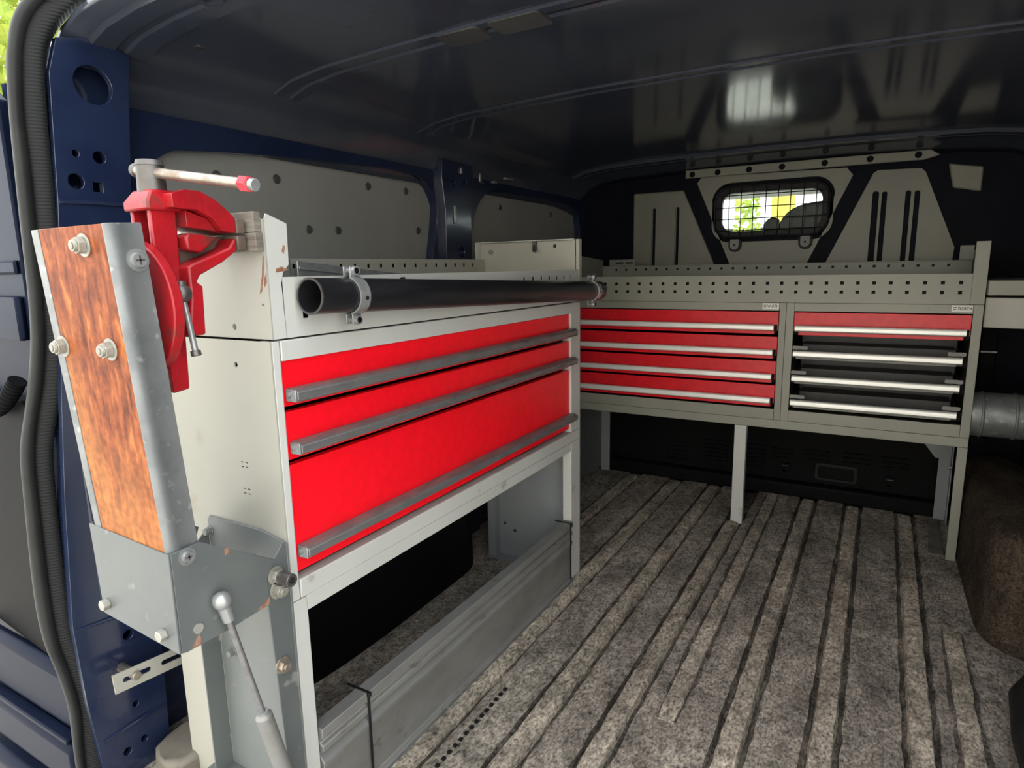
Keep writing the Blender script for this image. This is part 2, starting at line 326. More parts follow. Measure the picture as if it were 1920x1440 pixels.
# ================================================================== THE VAN BODY
# load floor: carpet with grooves along the pressed ribs
ribs = [  # x centre, y start, y end, width
    (-0.985, 0.60, 2.86, 0.044), (-0.782, 0.55, 2.875, 0.046), (-0.602, 0.55, 2.885, 0.048), (-0.446, 0.55, 2.50, 0.046),
    (-0.349, 1.26, 2.895, 0.046), (-0.209, 0.55, 2.885, 0.050), (-0.040, 0.55, 2.88, 0.048), (0.142, 0.55, 2.875, 0.048), (0.233, 0.55, 1.975, 0.046)]
fl = sroot('floor', (-0.42, 1.7, 0.0), 'worn grey brown carpet of the van load floor', 'floor')
xs = [-1.36]
for x, a, b, w in sorted(ribs):
    if b - a > 1.9: xs += [x - w / 2 - 0.012, x - w / 2 - 0.007, x - w / 2 - 0.001, x + w / 2 + 0.001, x + w / 2 + 0.007, x + w / 2 + 0.012]
xs.append(0.52)
bm = NB(); ys = [0.50 + 0.04 * i for i in range(61)]
grid = []
full = [(x, w) for x, a, b, w in ribs if b - a > 1.9]
xx = sorted(set([round(v, 4) for v in xs] + [round(-1.36 + 0.04 * i, 4) for i in range(48)]))
xx = [v for i, v in enumerate(xx) if i == 0 or v - xx[i - 1] > 0.0015]
for y in ys:
    row = []
    for x in xx:
        z = 0.0015 * math.sin(11 * x + 3 * math.sin(4 * y)) * math.sin(7 * y + 5 * x)
        for rx, rw in full:
            if abs(x - rx) < rw / 2 + 0.0095: z = -0.010 + random.uniform(-0.003, 0.004)
        near = any(0.0005 < abs(x - rx) - rw / 2 < 0.0125 for rx, rw in full)
        row.append(bm.verts.new((x + (random.uniform(-0.0028, 0.0028) if near else 0), y, z - 0.0015)))
    grid.append(row)
for a, b in zip(grid, grid[1:]):
    for i in range(len(xx) - 1):
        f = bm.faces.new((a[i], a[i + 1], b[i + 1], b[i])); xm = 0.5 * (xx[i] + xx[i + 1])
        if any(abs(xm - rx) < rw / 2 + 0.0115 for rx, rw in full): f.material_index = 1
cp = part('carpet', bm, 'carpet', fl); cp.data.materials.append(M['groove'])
part('floor_pan', B(-1.37, 0.53, 0.47, 3.02, -0.06, -0.03), 'navy', fl)
for x, a, b, w in ribs:
    bm = NB(); n = int((b - a) / 0.03); L = []
    for i in range(n + 1):
        y = a + (b - a) * i / n; t = min(1, i / 1.0, (n - i) / 1.0)
        j = [random.uniform(-0.002, 0.002) for _ in range(4)]; h = (0.007 + random.uniform(-0.0012, 0.0012)) * t
        L.append([bm.verts.new(p) for p in ((x - w / 2 + j[0], y, -0.012), (x - w / 2 + 0.004 + j[1], y, h), (x - w / 6, y, h + 0.0012 + j[2] * 0.3), (x + w / 6, y, h + 0.001 + j[3] * 0.3), (x + w / 2 - 0.004 + j[2], y, h), (x + w / 2 + j[3], y, -0.012))])
    for p, q in zip(L, L[1:]):
        for k in range(5): bm.faces.new((p[k], p[k + 1], q[k + 1], q[k]))
    bm.faces.new(L[0]); bm.faces.new(L[-1][::-1])
    part('floor_rib', bm, 'rib', fl, smooth=True)
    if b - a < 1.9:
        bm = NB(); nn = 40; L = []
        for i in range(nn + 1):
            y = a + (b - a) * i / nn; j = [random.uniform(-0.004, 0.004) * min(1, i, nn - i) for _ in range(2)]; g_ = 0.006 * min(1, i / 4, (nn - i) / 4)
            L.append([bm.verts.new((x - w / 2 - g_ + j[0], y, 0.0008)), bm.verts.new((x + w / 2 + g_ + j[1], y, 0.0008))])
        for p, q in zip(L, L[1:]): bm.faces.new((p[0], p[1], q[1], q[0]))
        part('rib_shade', bm, 'groove', fl)  # flat dark strip painted as groove shade round the short ribs
# row of small dark studs beside the kick board
for i in range(16):
    y = 0.86 + i * 0.021
    part('mat_slot', B(-0.722, -0.714, y, y + 0.009, -0.002, 0.0022), 'black', fl)

# roof skin with curved shoulders, cross bows
CX = -0.42
def roofz(s): return 1.472 - 0.03 * (s / 0.7) ** 2 if s < 0.7 else None
prof = [(-1.345, 1.28), (-1.340, 1.325), (-1.325, 1.362), (-1.30, 1.395), (-1.26, 1.422), (-1.20, 1.442), (-1.10, 1.454), (-0.92, 1.462), (-0.70, 1.467), (-0.42, 1.469)]
prof = prof + [(2 * CX - x, z) for x, z in reversed(prof[:-1])]
ce = sroot('ceiling', (CX, 1.8, 1.467), 'dark navy painted metal roof skin', 'ceiling')
bm = NB(); R = []
for y in [0.645 + i * 0.1 for i in range(24)] + [3.02]:
    wob = 0.0
    R.append([bm.verts.new((x, y, z - (0.05 * max(0, (y - 2.62) / 0.4) ** 2))) for x, z in prof])
for a, b in zip(R, R[1:]):
    for i in range(len(prof) - 1): bm.faces.new((a[i], a[i + 1], b[i + 1], b[i]))
sk = part('roof_skin', bm, 'roof', ce, smooth=True, ang=60)
so = sk.modifiers.new('solid', 'SOLIDIFY'); so.thickness = 0.012; so.offset = -1
def bow(y, w, drop, slots=()):
    bm = NB(); sec = [(-w / 2 - 0.012, 0.004), (-w / 2, -0.002), (-w / 2 + 0.014, -drop), (-0.012, -drop), (-0.006, -drop + 0.004), (0.006, -drop + 0.004), (0.012, -drop), (w / 2 - 0.014, -drop), (w / 2, -0.002), (w / 2 + 0.012, 0.004)]
    R = [[bm.verts.new((x, y + dy, z + dz)) for dy, dz in sec] for x, z in prof[4:-4]]
    for a, b in zip(R, R[1:]):
        for i in range(len(sec) - 1): bm.faces.new((a[i], a[i + 1], b[i + 1], b[i]))
    return part('roof_bow', bm, 'roof', ce, smooth=True, ang=30)
for y, w, d in ((0.74, 0.13, 0.02), (1.13, 0.10, 0.016), (1.66, 0.10, 0.016), (2.22, 0.10, 0.010), (2.80, 0.12, 0.03)): bow(y, w, d)
for x0, x1, z in ((-0.80, -0.70, 1.4475), (-0.68, -0.57, 1.4495)):
    part('bow_cutout', PL(rrect(x0, x1, 1.095, 1.165, 0.012), axis='z', w0=z, w1=z + 0.006), 'rivet', ce)
part('bow_slot', PL(rrect(-1.235, -1.175, 0.845, 0.868, 0.008), axis='z', w0=1.431, w1=1.440), 'steel', ce)
part('roof_clip', B(-1.118, -1.100, 0.935, 0.950, 1.444, 1.456), 'zinc', ce, bevel=0.002)
part('roof_clip', B(-1.22, -1.19, 0.70, 0.715, 1.424, 1.436), 'steel', ce, bevel=0.002)
bm = NB(); tube(bm, (-0.98, 0.735, 1.434), (-0.98, 0.735, 1.442), 0.022, 0.010, 20); part('grommet', bm, 'roof', ce, smooth=True)

# left wall: outer skin, inner pressed frame, lining boards in the blanked window openings
wl = sroot('wall_left', (-1.36, 1.8, 0.0), 'navy painted left side wall of the van', 'wall')
part('outer_skin', B(-1.392, -1.380, 0.60, 3.02, -0.05, 1.34), 'navy', wl)
part('roof_rail', B(-1.38, -1.346, 0.62, 3.02, 1.28, 1.34), 'navy', wl)
b1 = [(0.757, 1.038), (0.78, 1.123), (0.815, 1.221), (0.833, 1.241), (0.878, 1.262), (1.281, 1.292), (1.654, 1.305), (1.742, 1.28), (1.785, 1.226), (1.789, 1.187), (1.747, 1.01), (1.74, 0.93), (0.755, 0.93)]
b2 = [(1.983, 1.086), (1.993, 1.137), (2.018, 1.201), (2.075, 1.268), (2.16, 1.299), (2.80, 1.297), (2.90, 1.284), (2.955, 1.237), (2.965, 1.055), (2.965, 0.93), (1.98, 0.93)]
b1 = smooth_poly(b1, 1); b2 = smooth_poly(b2, 1)
bm = NB(); plate(bm, [(0.60, -0.03), (3.0, -0.03), (3.0, 1.325), (0.62, 1.325)], [b1, b2, rrect(0.80, 1.55, 0.35, 0.85, 0.05), rrect(2.0, 2.9, 0.4, 0.85, 0.05)], 'x', -1.345, -1.315)
part('inner_frame', bm, 'navy', wl, bevel=0.006)
def lining(b, riv):
    bm = NB(); c = (sum(p[0] for p in b) / len(b), sum(p[1] for p in b) / len(b))
    grow = [(p[0] + 0.02 * (1 if p[0] > c[0] else -1), p[1] + 0.012 * (1 if p[1] > c[1] else -1)) for p in b]
    plate(bm, grow, (), 'x', -1.352, -1.3465); lp = part('lining_panel', bm, 'lining', wl)
    for y, z in riv:
        bm = NB(); cyl(bm, (-1.3465, y, z), (-1.343, y, z), 0.012, 14, 0.010); part('rivet', bm, 'rivet', lp, smooth=True)
lining(b1, [(0.985, 1.222), (1.155, 1.232), (1.49, 1.247), (1.665, 1.249), (1.25, 1.112), (1.357, 1.114), (1.72, 1.128)])
lining(b2, [(2.25, 1.24), (2.7, 1.24)])
# pressed pillar between the two boards, with folds that catch the light
part('side_pillar', PL([(1.805, -0.03), (1.965, -0.03), (1.965, 1.22), (1.99, 1.30), (1.98, 1.36), (1.80, 1.36), (1.795, 1.30), (1.81, 1.20)], [circ(1.90, 1.06, 0.018), circ(1.86, 1.29, 0.010), sq(1.93, 1.30, 0.02)], axis='x', w0=-1.318, w1=-1.296), 'navy', wl, bevel=0.007)
for y, z, l in ((1.855, 1.185, 0.06), (2.02, 1.325, 0.03), (1.90, 1.335, 0.02)):
    part('wall_clip', B(-1.2965, -1.290, y, y + 0.012, z - l / 2, z + l / 2), 'zinc', wl, bevel=0.002)
part('wall_clip', B(-1.300, -1.285, 2.20, 2.26, 1.338, 1.345), 'zinc', wl, bevel=0.002)
part('wall_clip', B(-1.300, -1.285, 2.11, 2.135, 1.315, 1.322), 'zinc', wl, bevel=0.002)

# rear door pillar: plate with pressed holes
pil = [(0.545, -0.05), (0.527, 0.2), (0.522, 0.36), (0.540, 0.6), (0.560, 0.80), (0.580, 0.95), (0.598, 1.13), (0.612, 1.34), (0.630, 1.40), (0.70, 1.42), (0.755, 1.40), (0.748, 1.36), (0.722, 1.1), (0.695, 0.6), (0.68, 0.3), (0.668, -0.05)]
holes = [circ(0.682, 1.335, 0.033, 24), circ(0.632, 1.165, 0.0135), circ(0.677, 1.211, 0.0110), circ(0.637, 1.213, 0.0060), sq(0.668, 1.158, 0.017), circ(0.615, 0.296, 0.010), circ(0.612, 0.145, 0.006), circ(0.585, 0.055, 0.008), circ(0.62, 0.06, 0.007)]
dp = part('door_pillar', PL(pil, holes, axis='x', w0=-1.262, w1=-1.250), 'navy', wl, bevel=0.004)
part('pillar_core', PL([(p[0] + (0.004 if i < 9 else -0.004), p[1]) for i, p in enumerate(pil)], (), axis='x', w0=-1.36, w1=-1.30), 'navy', wl)
part('pillar_edge', PL([(p[0] + 0.010, p[1]) for p in pil[:10]] + [(p[0] + 0.020, p[1]) for p in reversed(pil[:10])], (), axis='x', w0=-1.31, w1=-1.2625), 'navy', wl)
part('pillar_edge', PL([pil[i] for i in range(10, 16)] + [(p[0] - 0.010, p[1]) for p in reversed(pil[10:])], (), axis='x', w0=-1.31, w1=-1.256), 'navy', wl, bevel=0.003)
for z, y0, y1, dz in ((1.128, 0.60, 0.722, 0.002), (0.352, 0.526, 0.685, -0.008), (0.105, 0.545, 0.672, 0.004)):
    bm = NB(); sweep(bm, [(-1.2505, y0, z), (-1.2475, (y0 + y1) / 2, z + dz), (-1.2505, y1, z + dz)], 0.004, 8); part('pillar_crease', bm, 'navy', wl, smooth=True)
bm = NB(); box(bm, -1.256, -1.2475, 0.575, 0.592, 0.37, 0.74); part('pillar_rib', bm, 'navy', wl, bevel=0.004, seg=3)

# rubber seal around the rear opening
so_ = [(-1.259, 0.59, 1.447), (-1.267, 0.575, 1.416), (-1.273, 0.566, 1.378), (-1.276, 0.56, 1.336), (-1.279, 0.555, 1.257), (-1.281, 0.551, 1.15), (-1.283, 0.548, 1.053), (-1.284, 0.545, 0.963), (-1.287, 0.54, 0.889), (-1.294, 0.529, 0.814), (-1.3, 0.518, 0.758), (-1.307, 0.506, 0.692), (-1.31, 0.501, 0.598), (-1.314, 0.495, 0.429), (-1.312, 0.497, 0.332), (-1.306, 0.508, 0.255), (-1.302, 0.515, 0.178), (-1.303, 0.513, 0.05)]
sm_ = [(-1.242, 0.618, 1.453), (-1.255, 0.596, 1.42), (-1.262, 0.584, 1.381), (-1.265, 0.578, 1.339), (-1.269, 0.572, 1.259), (-1.27, 0.571, 1.169), (-1.272, 0.567, 1.062), (-1.274, 0.563, 0.962), (-1.277, 0.558, 0.887), (-1.283, 0.547, 0.812), (-1.291, 0.534, 0.751), (-1.297, 0.523, 0.679), (-1.3, 0.519, 0.574), (-1.302, 0.515, 0.423), (-1.301, 0.516, 0.324), (-1.296, 0.525, 0.248), (-1.292, 0.531, 0.17), (-1.295, 0.526, 0.043)]
si_ = [(-1.218, 0.66, 1.461), (-1.235, 0.631, 1.426), (-1.246, 0.612, 1.386), (-1.25, 0.605, 1.343), (-1.253, 0.6, 1.262), (-1.255, 0.597, 1.17), (-1.257, 0.592, 1.063), (-1.259, 0.588, 0.961), (-1.262, 0.583, 0.885), (-1.268, 0.573, 0.809), (-1.278, 0.555, 0.733), (-1.284, 0.546, 0.684), (-1.287, 0.541, 0.583), (-1.288, 0.538, 0.415), (-1.288, 0.539, 0.326), (-1.279, 0.554, 0.247), (-1.277, 0.557, 0.158), (-1.28, 0.553, 0.028)]
ext = lambda L, d: [tuple(a + b for a, b in zip(L[0], d))] + L + [(L[-1][0], L[-1][1] + 0.004, -0.10)]
def spline(L, k=4):
    P = [Vector(p) for p in L]; out = []
    for i in range(len(P) - 1):
        p0, p1, p2, p3 = P[max(i - 1, 0)], P[i], P[i + 1], P[min(i + 2, len(P) - 1)]
        for j in range(k):
            t = j / k; out.append(0.5 * ((2 * p1) + (p2 - p0) * t + (2 * p0 - 5 * p1 + 4 * p2 - p3) * t * t + (3 * p1 - p0 - 3 * p2 + p3) * t ** 3))
    return out + [P[-1]]
S_o, S_m, S_i = spline(ext(so_, (0.02, 0.02, 0.02))), spline(ext(sm_, (0.02, 0.03, 0.02))), spline(ext(si_, (0.02, 0.04, 0.02)))
nrm = Vector((0.866, -0.5, 0))
ds = sroot('trim_1', (-1.29, 0.53, 0.0), 'black rubber door seal along the left rear door pillar', 'door seal')
def band(A, Bb, h, name, m_, k=8):
    bm = NB(); rows = []
    for a, b in zip(A, Bb):
        row = []
        for j in range(k + 1):
            t = j / k; row.append(bm.verts.new(a.lerp(b, t) + nrm * h * math.sin(math.pi * t) ** 0.6))
        for j in (k, 0): row.append(bm.verts.new(a.lerp(b, j / k) - nrm * 0.035))
        rows.append(row)
    n = len(rows[0])
    for a, b in zip(rows, rows[1:]):
        for j in range(n): q = (j + 1) % n; bm.faces.new((a[j], a[q], b[q], b[j]))
    bm.faces.new(rows[0]); bm.faces.new(rows[-1][::-1])
    part(name, bm, m_, ds, smooth=True, ang=70)
band(S_o, [a.lerp(b, 1.06) for a, b in zip(S_o, S_m)], 0.014, 'seal_bulb', 'seal')
band([a.lerp(b, -0.02) for a, b in zip(S_m, S_i)], S_i, 0.005, 'seal_flange', 'ribseal', 5)

# right wall (outside the frame, closes the load space) and wheel arches
wr = sroot('wall_right', (0.52, 1.8, 0.0), 'navy painted right side wall of the van', 'wall')
part('outer_skin', B(0.506, 0.534, 0.60, 3.02, -0.05, 1.34), 'navy', wr)
def arch(bm, pl, h, slope):
    n = len(pl); cx = sum(p[0] for p in pl) / n; cy = sum(p[1] for p in pl) / n; rings = []
    for z, s in ((-0.01, 1.0), (h * 0.55, 0.985), (h * 0.8, 0.95), (h * 0.95, 0.88), (h, 0.78)):
        rings.append([bm.verts.new((p[0] + (cx - p[0]) * (1 - s), p[1] + (cy - p[1]) * (1 - s), z)) for p in pl])
    for a, b in zip(rings, rings[1:]):
        for i in range(n): j = (i + 1) % n; bm.faces.new((a[i], a[j], b[j], b[i]))
    bm.faces.new(rings[-1])
bm = NB(); arch(bm, smooth_poly([(0.285, 2.93), (0.285, 2.10), (0.30, 1.95), (0.40, 1.885), (0.504, 1.88), (0.504, 2.93)], 2), 0.30, 0)
part('wheel_arch', bm, 'archc', wr, smooth=True, ang=70)
bm = NB(); arch(bm, smooth_poly([(-1.13, 0.95), (-1.13, 1.62), (-1.16, 1.73), (-1.25, 1.77), (-1.40, 1.77), (-1.40, 0.90), (-1.2, 0.90)], 2), 0.30, 0)
part('wheel_arch', bm, 'plastic', wl, smooth=True, ang=70)
part('tie_rail', B(0.30, 0.50, 2.955, 2.975, 0.05, 0.062), 'plastic', wr)
# black rounded step trim low on the right
bm = NB(); sweep(bm, [(0.330, 1.30, 0.03), (0.330, 1.50, 0.04), (0.345, 1.64, 0.05), (0.38, 1.72, 0.05), (0.45, 1.76, 0.04)], [0.030, 0.034, 0.036, 0.034, 0.028], 12)
struct(obj('trim_2', bm, 'black', smooth=True), 'black rounded step trim at the right edge of the load floor', 'trim')

# front bulkhead
wf = sroot('wall_front', (-0.42, 3.0, 0.0), 'khaki grey pressed metal bulkhead behind the cab', 'wall')
wz = rrect(-0.655, -0.225, 1.130, 1.315, 0.055, 8)
wz = [(x, z + (x + 0.44) * 0.0) for x, z in wz]
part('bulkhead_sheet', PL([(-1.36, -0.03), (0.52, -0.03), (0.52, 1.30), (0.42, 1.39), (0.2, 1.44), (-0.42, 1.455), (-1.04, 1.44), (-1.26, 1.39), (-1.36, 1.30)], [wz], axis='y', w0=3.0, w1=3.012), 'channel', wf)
# pressed panels stand proud of the dark channels between them
def pan(poly, holes=(), y=2.985): return part('bulkhead_panel', PL(poly, holes, axis='y', w0=y, w1=2.999), 'bulk', wf, bevel=0.006, seg=3)
win_gap = rrect(-0.685, -0.198, 1.098, 1.350, 0.075, 8)
pan([(-0.60, 0.88), (-0.285, 0.88), (-0.285, 1.0), (-0.135, 1.345), (-0.16, 1.375), (-0.735, 1.385), (-0.755, 1.36), (-0.60, 1.0)], [win_gap])
pan([(-0.215, 0.88), (0.215, 0.88), (0.225, 1.05), (0.110, 1.335), (0.095, 1.35), (-0.05, 1.355), (-0.065, 1.345), (-0.215, 1.0)], [rrect(-0.062, -0.040, 0.92, 1.275, 0.009), rrect(-0.030, -0.012, 0.92, 1.272, 0.007), rrect(0.050, 0.068, 0.92, 1.270, 0.007), rrect(0.080, 0.098, 0.92, 1.268, 0.007)])
pan([(-1.05, 0.88), (-0.665, 0.88), (-0.665, 1.0), (-0.815, 1.335), (-1.05, 1.335)], [slot(-0.1, 0.1, 5, 0.01)][:0])
part('bulkhead_panel', PL([(0.20, 1.27), (0.29, 1.25), (0.29, 1.34), (0.18, 1.36)], axis='y', w0=2.985, w1=2.999), 'bulk', wf, bevel=0.006)
for x in (-0.965, -0.855):
    part('pressed_bead', PL(slot(0.88, 1.262, x, 0.016), axis='x', w0=0, w1=0.01) if False else PL(rrect(x - 0.008, x + 0.008, 0.88, 1.262, 0.0075), axis='y', w0=2.976, w1=2.986), 'bulk', wf, bevel=0.003)
    part('bead_shade_strip', PL(rrect(x + 0.012, x + 0.024, 0.88, 1.262, 0.0055), axis='y', w0=2.982, w1=2.9865), 'channel', wf)  # solid dark strip in place of the shadow beside the bead
# top flange bar with screws
part('top_flange', PL([(-0.80, 1.380), (0.10, 1.376), (0.15, 1.390), (0.12, 1.412), (-0.80, 1.416)], axis='y', w0=2.955, w1=2.963), 'bulk', wf, bevel=0.003)
for x in (-0.77, -0.66, -0.53, -0.40, -0.24, -0.08, 0.08):
    part('flange_screw', CY((x, 2.956, 1.396), (x, 2.949, 1.396), 0.013, 12, 0.010), 'plastic', wf, smooth=True)
# lower black plastic cover
lc = part('lower_cover', PL(rrect(-1.15, 0.26, 0.055, 0.40, 0.03), axis='y', w0=2.955, w1=2.985), 'plastic', wf, bevel=0.008)
part('sill_step', B(-1.15, 0.30, 2.905, 2.985, -0.01, 0.055), 'plastic', wf, bevel=0.010, seg=3)
bm0 = B(-0.05, 0.05, 2.946, 2.957, -0.004, 0.004); first = None
for cx, w_, z0, n in ((-0.80, 0.10, 0.085, 5), (-0.62, 0.11, 0.095, 6), (-0.45, 0.10, 0.095, 6), (-0.33, 0.09, 0.15, 3), (-0.19, 0.10, 0.16, 3), (-0.04, 0.10, 0.165, 3), (0.10, 0.10, 0.165, 3)):
    for k in range(n):
        if first is None: first = obj('louver', bm0, 'plastic', lc, bevel=0.002); first.location = Vector((cx + 0.42, -3.0, z0)) + Vector((0, 0, 0)); o = first
        else: o = first.copy(); COL.objects.link(o)
        o.parent = lc; o.location = (cx + 0.42, -3.0, z0 + 0.020 * k); o.scale = (w_ / 0.1, 1, 1)
bm = NB(); plate(bm, rrect(-0.195, -0.035, 0.075, 0.150, 0.012), [rrect(-0.183, -0.047, 0.085, 0.138, 0.010)], 'y', 2.945, 2.958); part('pull_handle', bm, 'black', wf, bevel=0.003)
for x, z in ((-0.315, 0.110), (0.085, 0.105)):
    bm = NB(); plate(bm, rrect(x - 0.018, x + 0.018, z - 0.022, z + 0.022, 0.006), [rect(x - 0.010, x + 0.010, z - 0.016, z + 0.004)], 'y', 2.938, 2.958); lt = part('cover_latch', bm, 'plastic', wf, bevel=0.002)
    part('latch_wire', B(x - 0.012, x + 0.012, 2.934, 2.940, z + 0.010, z + 0.0135), 'steel', wf, bevel=0.001)

# bulkhead window: rubber gasket, glass, wire guard
w1 = sroot('window_1', (-0.44, 2.98, 1.10), 'small rounded bulkhead window behind a black wire guard', 'window')
part('gasket', PL(rrect(-0.672, -0.210, 1.112, 1.335, 0.068, 8), [rrect(-0.640, -0.240, 1.142, 1.305, 0.048, 8)], axis='y', w0=2.972, w1=3.000), 'black', w1, bevel=0.005, seg=3)
part('pane', PL(rrect(-0.645, -0.235, 1.138, 1.310, 0.05, 8), axis='y', w0=3.002, w1=3.006), 'glass', w1)
bm = NB(); P = [Vector((x, 2.962, z)) for x, z in rrect(-0.668, -0.214, 1.116, 1.331, 0.066, 8)]; sweep(bm, P + [P[0]], 0.0045, 8, caps=False)
part('guard_rim', bm, 'black', w1, smooth=True)
for x in (-0.607, -0.558, -0.507, -0.457, -0.408, -0.360, -0.310, -0.262):
    part('guard_wire', CY((x, 2.962, 1.118), (x, 2.962, 1.330), 0.0021, 8), 'black', w1)
for z in (1.145, 1.194, 1.242, 1.293):
    part('guard_wire', CY((-0.666, 2.962, z), (-0.216, 2.962, z), 0.0021, 8), 'black', w1)
for x, z in ((-0.578, 1.086), (-0.295, 1.090)):
    part('guard_tab', PL([(x - 0.018, z - 0.005)] + [(x + 0.018 * math.cos(math.radians(a)), z - 0.005 + 0.018 * math.sin(math.radians(a))) for a in range(180, 361, 20)] + [(x + 0.018, z + 0.022), (x - 0.018, z + 0.022)], [circ(x, z - 0.002, 0.005, 10)], axis='y', w0=2.960, w1=2.966), 'clip', w1)
    part('tab_plate', PL([(x - 0.027, z)] + [(x + 0.027 * math.cos(math.radians(a)), z - 0.005 + 0.027 * math.sin(math.radians(a))) for a in range(180, 361, 20)] + [(x + 0.027, z + 0.018), (x - 0.027, z + 0.018)], axis='y', w0=2.968, w1=2.984), 'black', w1)

# ------------------------------------------------------------------ the cab and the street beyond
part('cab_header', B(-1.36, 0.52, 3.01, 3.05, 1.36, 1.46), 'navy', wf)
cc = obj('ceiling', PL([(3.05, 1.440), (3.30, 1.455), (3.70, 1.440), (3.98, 1.390), (4.00, 1.375), (3.70, 1.415), (3.30, 1.430), (3.05, 1.420)], axis='x', w0=-1.36, w1=0.52), 'liner'); struct(cc, 'pale headliner over the cab seen through the bulkhead window', 'ceiling')
tl = thing('roof_console', 'pale console with a dark slot under the cab headliner', 'console', (-0.25, 3.5, 1.36))
part('console_body', B(-0.36, 0.0, 3.45, 3.65, 1.375, 1.425), 'liner', tl, bevel=0.01); part('console_slot', B(-0.33, -0.03, 3.444, 3.452, 1.385, 1.405), 'plastic', tl)
sv = obj('sun_visor', PL(rrect(-1.05, -0.42, 3.70, 3.90, 0.03), axis='z', w0=1.375, w1=1.39), 'clip', bevel=0.004); tag(sv, 'grey sun visor folded up above the windscreen', 'visor')
db = struct(obj('trim_3', B(-1.36, 0.50, 3.75, 4.15, 0.60, 0.80), 'plastic', bevel=0.03, seg=3), 'dark dashboard across the cab', 'dashboard')
struct(obj('trim_4', B(-1.36, 0.52, 3.02, 4.3, -0.10, -0.05), 'plastic'), 'dark cab floor', 'floor')
for x0, x1, n_ in ((-1.40, -1.375, 'wall_cab_left'), (0.525, 0.55, 'wall_cab_right')):
    struct(obj(n_, B(x0, x1, 3.02, 4.2, -0.1, 0.90), 'navy'), 'navy cab side below the door window', 'wall')
st = thing('passenger_seat', 'charcoal cab seat with a wide backrest seen through the bulkhead window', 'seat', (-0.15, 3.30, -0.05))
part('backrest', PL(smooth_poly([(-0.43, 0.45), (-0.45, 1.15), (-0.40, 1.245), (-0.28, 1.275), (-0.05, 1.275), (0.10, 1.24), (0.15, 1.10), (0.15, 0.45)], 2), axis='y', w0=3.22, w1=3.34), 'seatf', st, bevel=0.03, seg=3)
part('seat_cushion', B(-0.43, 0.15, 3.25, 3.75, 0.30, 0.46), 'seatf', st, bevel=0.04, seg=3)
part('seat_base', B(-0.40, 0.12, 3.28, 3.70, -0.05, 0.31), 'plastic', st)
part('side_bolster', PL(smooth_poly([(-0.50, 0.6), (-0.51, 1.17), (-0.47, 1.215), (-0.43, 1.20), (-0.43, 0.6)], 1), axis='y', w0=3.20, w1=3.28), 'seatf', st, bevel=0.015)

struct(obj('ground', B(-40, 40, -30, 60, -0.70, -0.62), 'asphalt'), 'grey pavement outside the van', 'ground')
hs_ = thing('house', 'low pale house far ahead seen through the windscreen', 'house', (-7, 34, -0.62))
part('facade', B(-18, 6, 34, 34.5, -0.62, 2.6), 'housew', hs_)
part('roof', PL([(33.6, 2.6), (34.9, 2.6), (34.9, 2.75), (33.6, 2.75)], axis='x', w0=-18, w1=6), 'bark', hs_)
for x in (-9.2, -7.4, -5.6, -3.8):
    wd = part('window', B(x, x + 0.9, 33.94, 34.0, 0.9, 2.2), 'white', hs_); part('pane', B(x + 0.08, x + 0.82, 33.92, 33.945, 0.98, 2.12), 'plastic', wd)
SH = ((-3.05, 1.35, 0.28, 'round yellow green shrub ahead of the van, leftmost'), (-2.15, 2.1, 0.34, 'tallest yellow green shrub ahead of the van'), (-1.45, 1.25, 0.22, 'small yellow green shrub ahead of the van, rightmost'))
for i, (x, h, w_, lab) in enumerate(SH):
    bm = NB(); rnd = random.Random(i)
    for k in range(380):
        a = rnd.uniform(0, 6.283); zz = rnd.random(); r = w_ * math.sqrt(rnd.random()) * (1.0 - 0.5 * zz); c = Vector((x + r * math.cos(a), 12 + r * math.sin(a), -0.4 + h * zz + 0.25 * h * 0))
        d = Vector((rnd.uniform(-1, 1), rnd.uniform(-1, 1), rnd.uniform(-1, 1))).normalized() * 0.06; e = d.cross(Vector((rnd.uniform(-1, 1), 1, 0.3))).normalized() * 0.04
        c.z += 0.6; bm.faces.new([bm.verts.new(c + v) for v in (d, e, -d, -e)])
    sh = thing('shrub', lab, 'shrub', (x, 12, -0.62), 'shrubs beyond the windscreen')
    part('foliage', bm, 'leaf', sh); part('stem', CY((x, 12, -0.62), (x, 12, 0.6), 0.03, 6), 'bark', sh)
yb = thing('sign_board', 'yellow board on two posts ahead of the van', 'sign', (-2.0, 14, -0.62))
part('board', B(-2.05, -1.62, 14, 14.04, 1.75, 2.35), 'yellow', yb); part('post', B(-2.02, -1.98, 14.041, 14.07, -0.62, 2.3), 'steel', yb); part('post', B(-1.70, -1.66, 14.041, 14.07, -0.62, 2.3), 'steel', yb)
# unseen white house, added to reflect light into the load space
fill_house = thing('house', 'unseen white house added behind the van to reflect light', 'house', (0, -9, -0.62))
part('facade', B(-18, 18, -9.4, -9, -0.62, 4.8), 'housew', fill_house)
part('roof', B(-18.3, 18.3, -9.9, -8.8, 4.8, 5.0), 'bark', fill_house)
for x in (-9.5, -5.5, 1.5, 5.5):
    wd = part('window', B(x, x + 1.1, -9.0, -8.95, 0.4, 1.7), 'white', fill_house); part('pane', B(x + 0.08, x + 1.02, -8.949, -8.93, 0.48, 1.62), 'plastic', wd)
part('door_leaf', B(-2.2, -1.2, -9.0, -8.95, -0.62, 1.5), 'bark', fill_house)

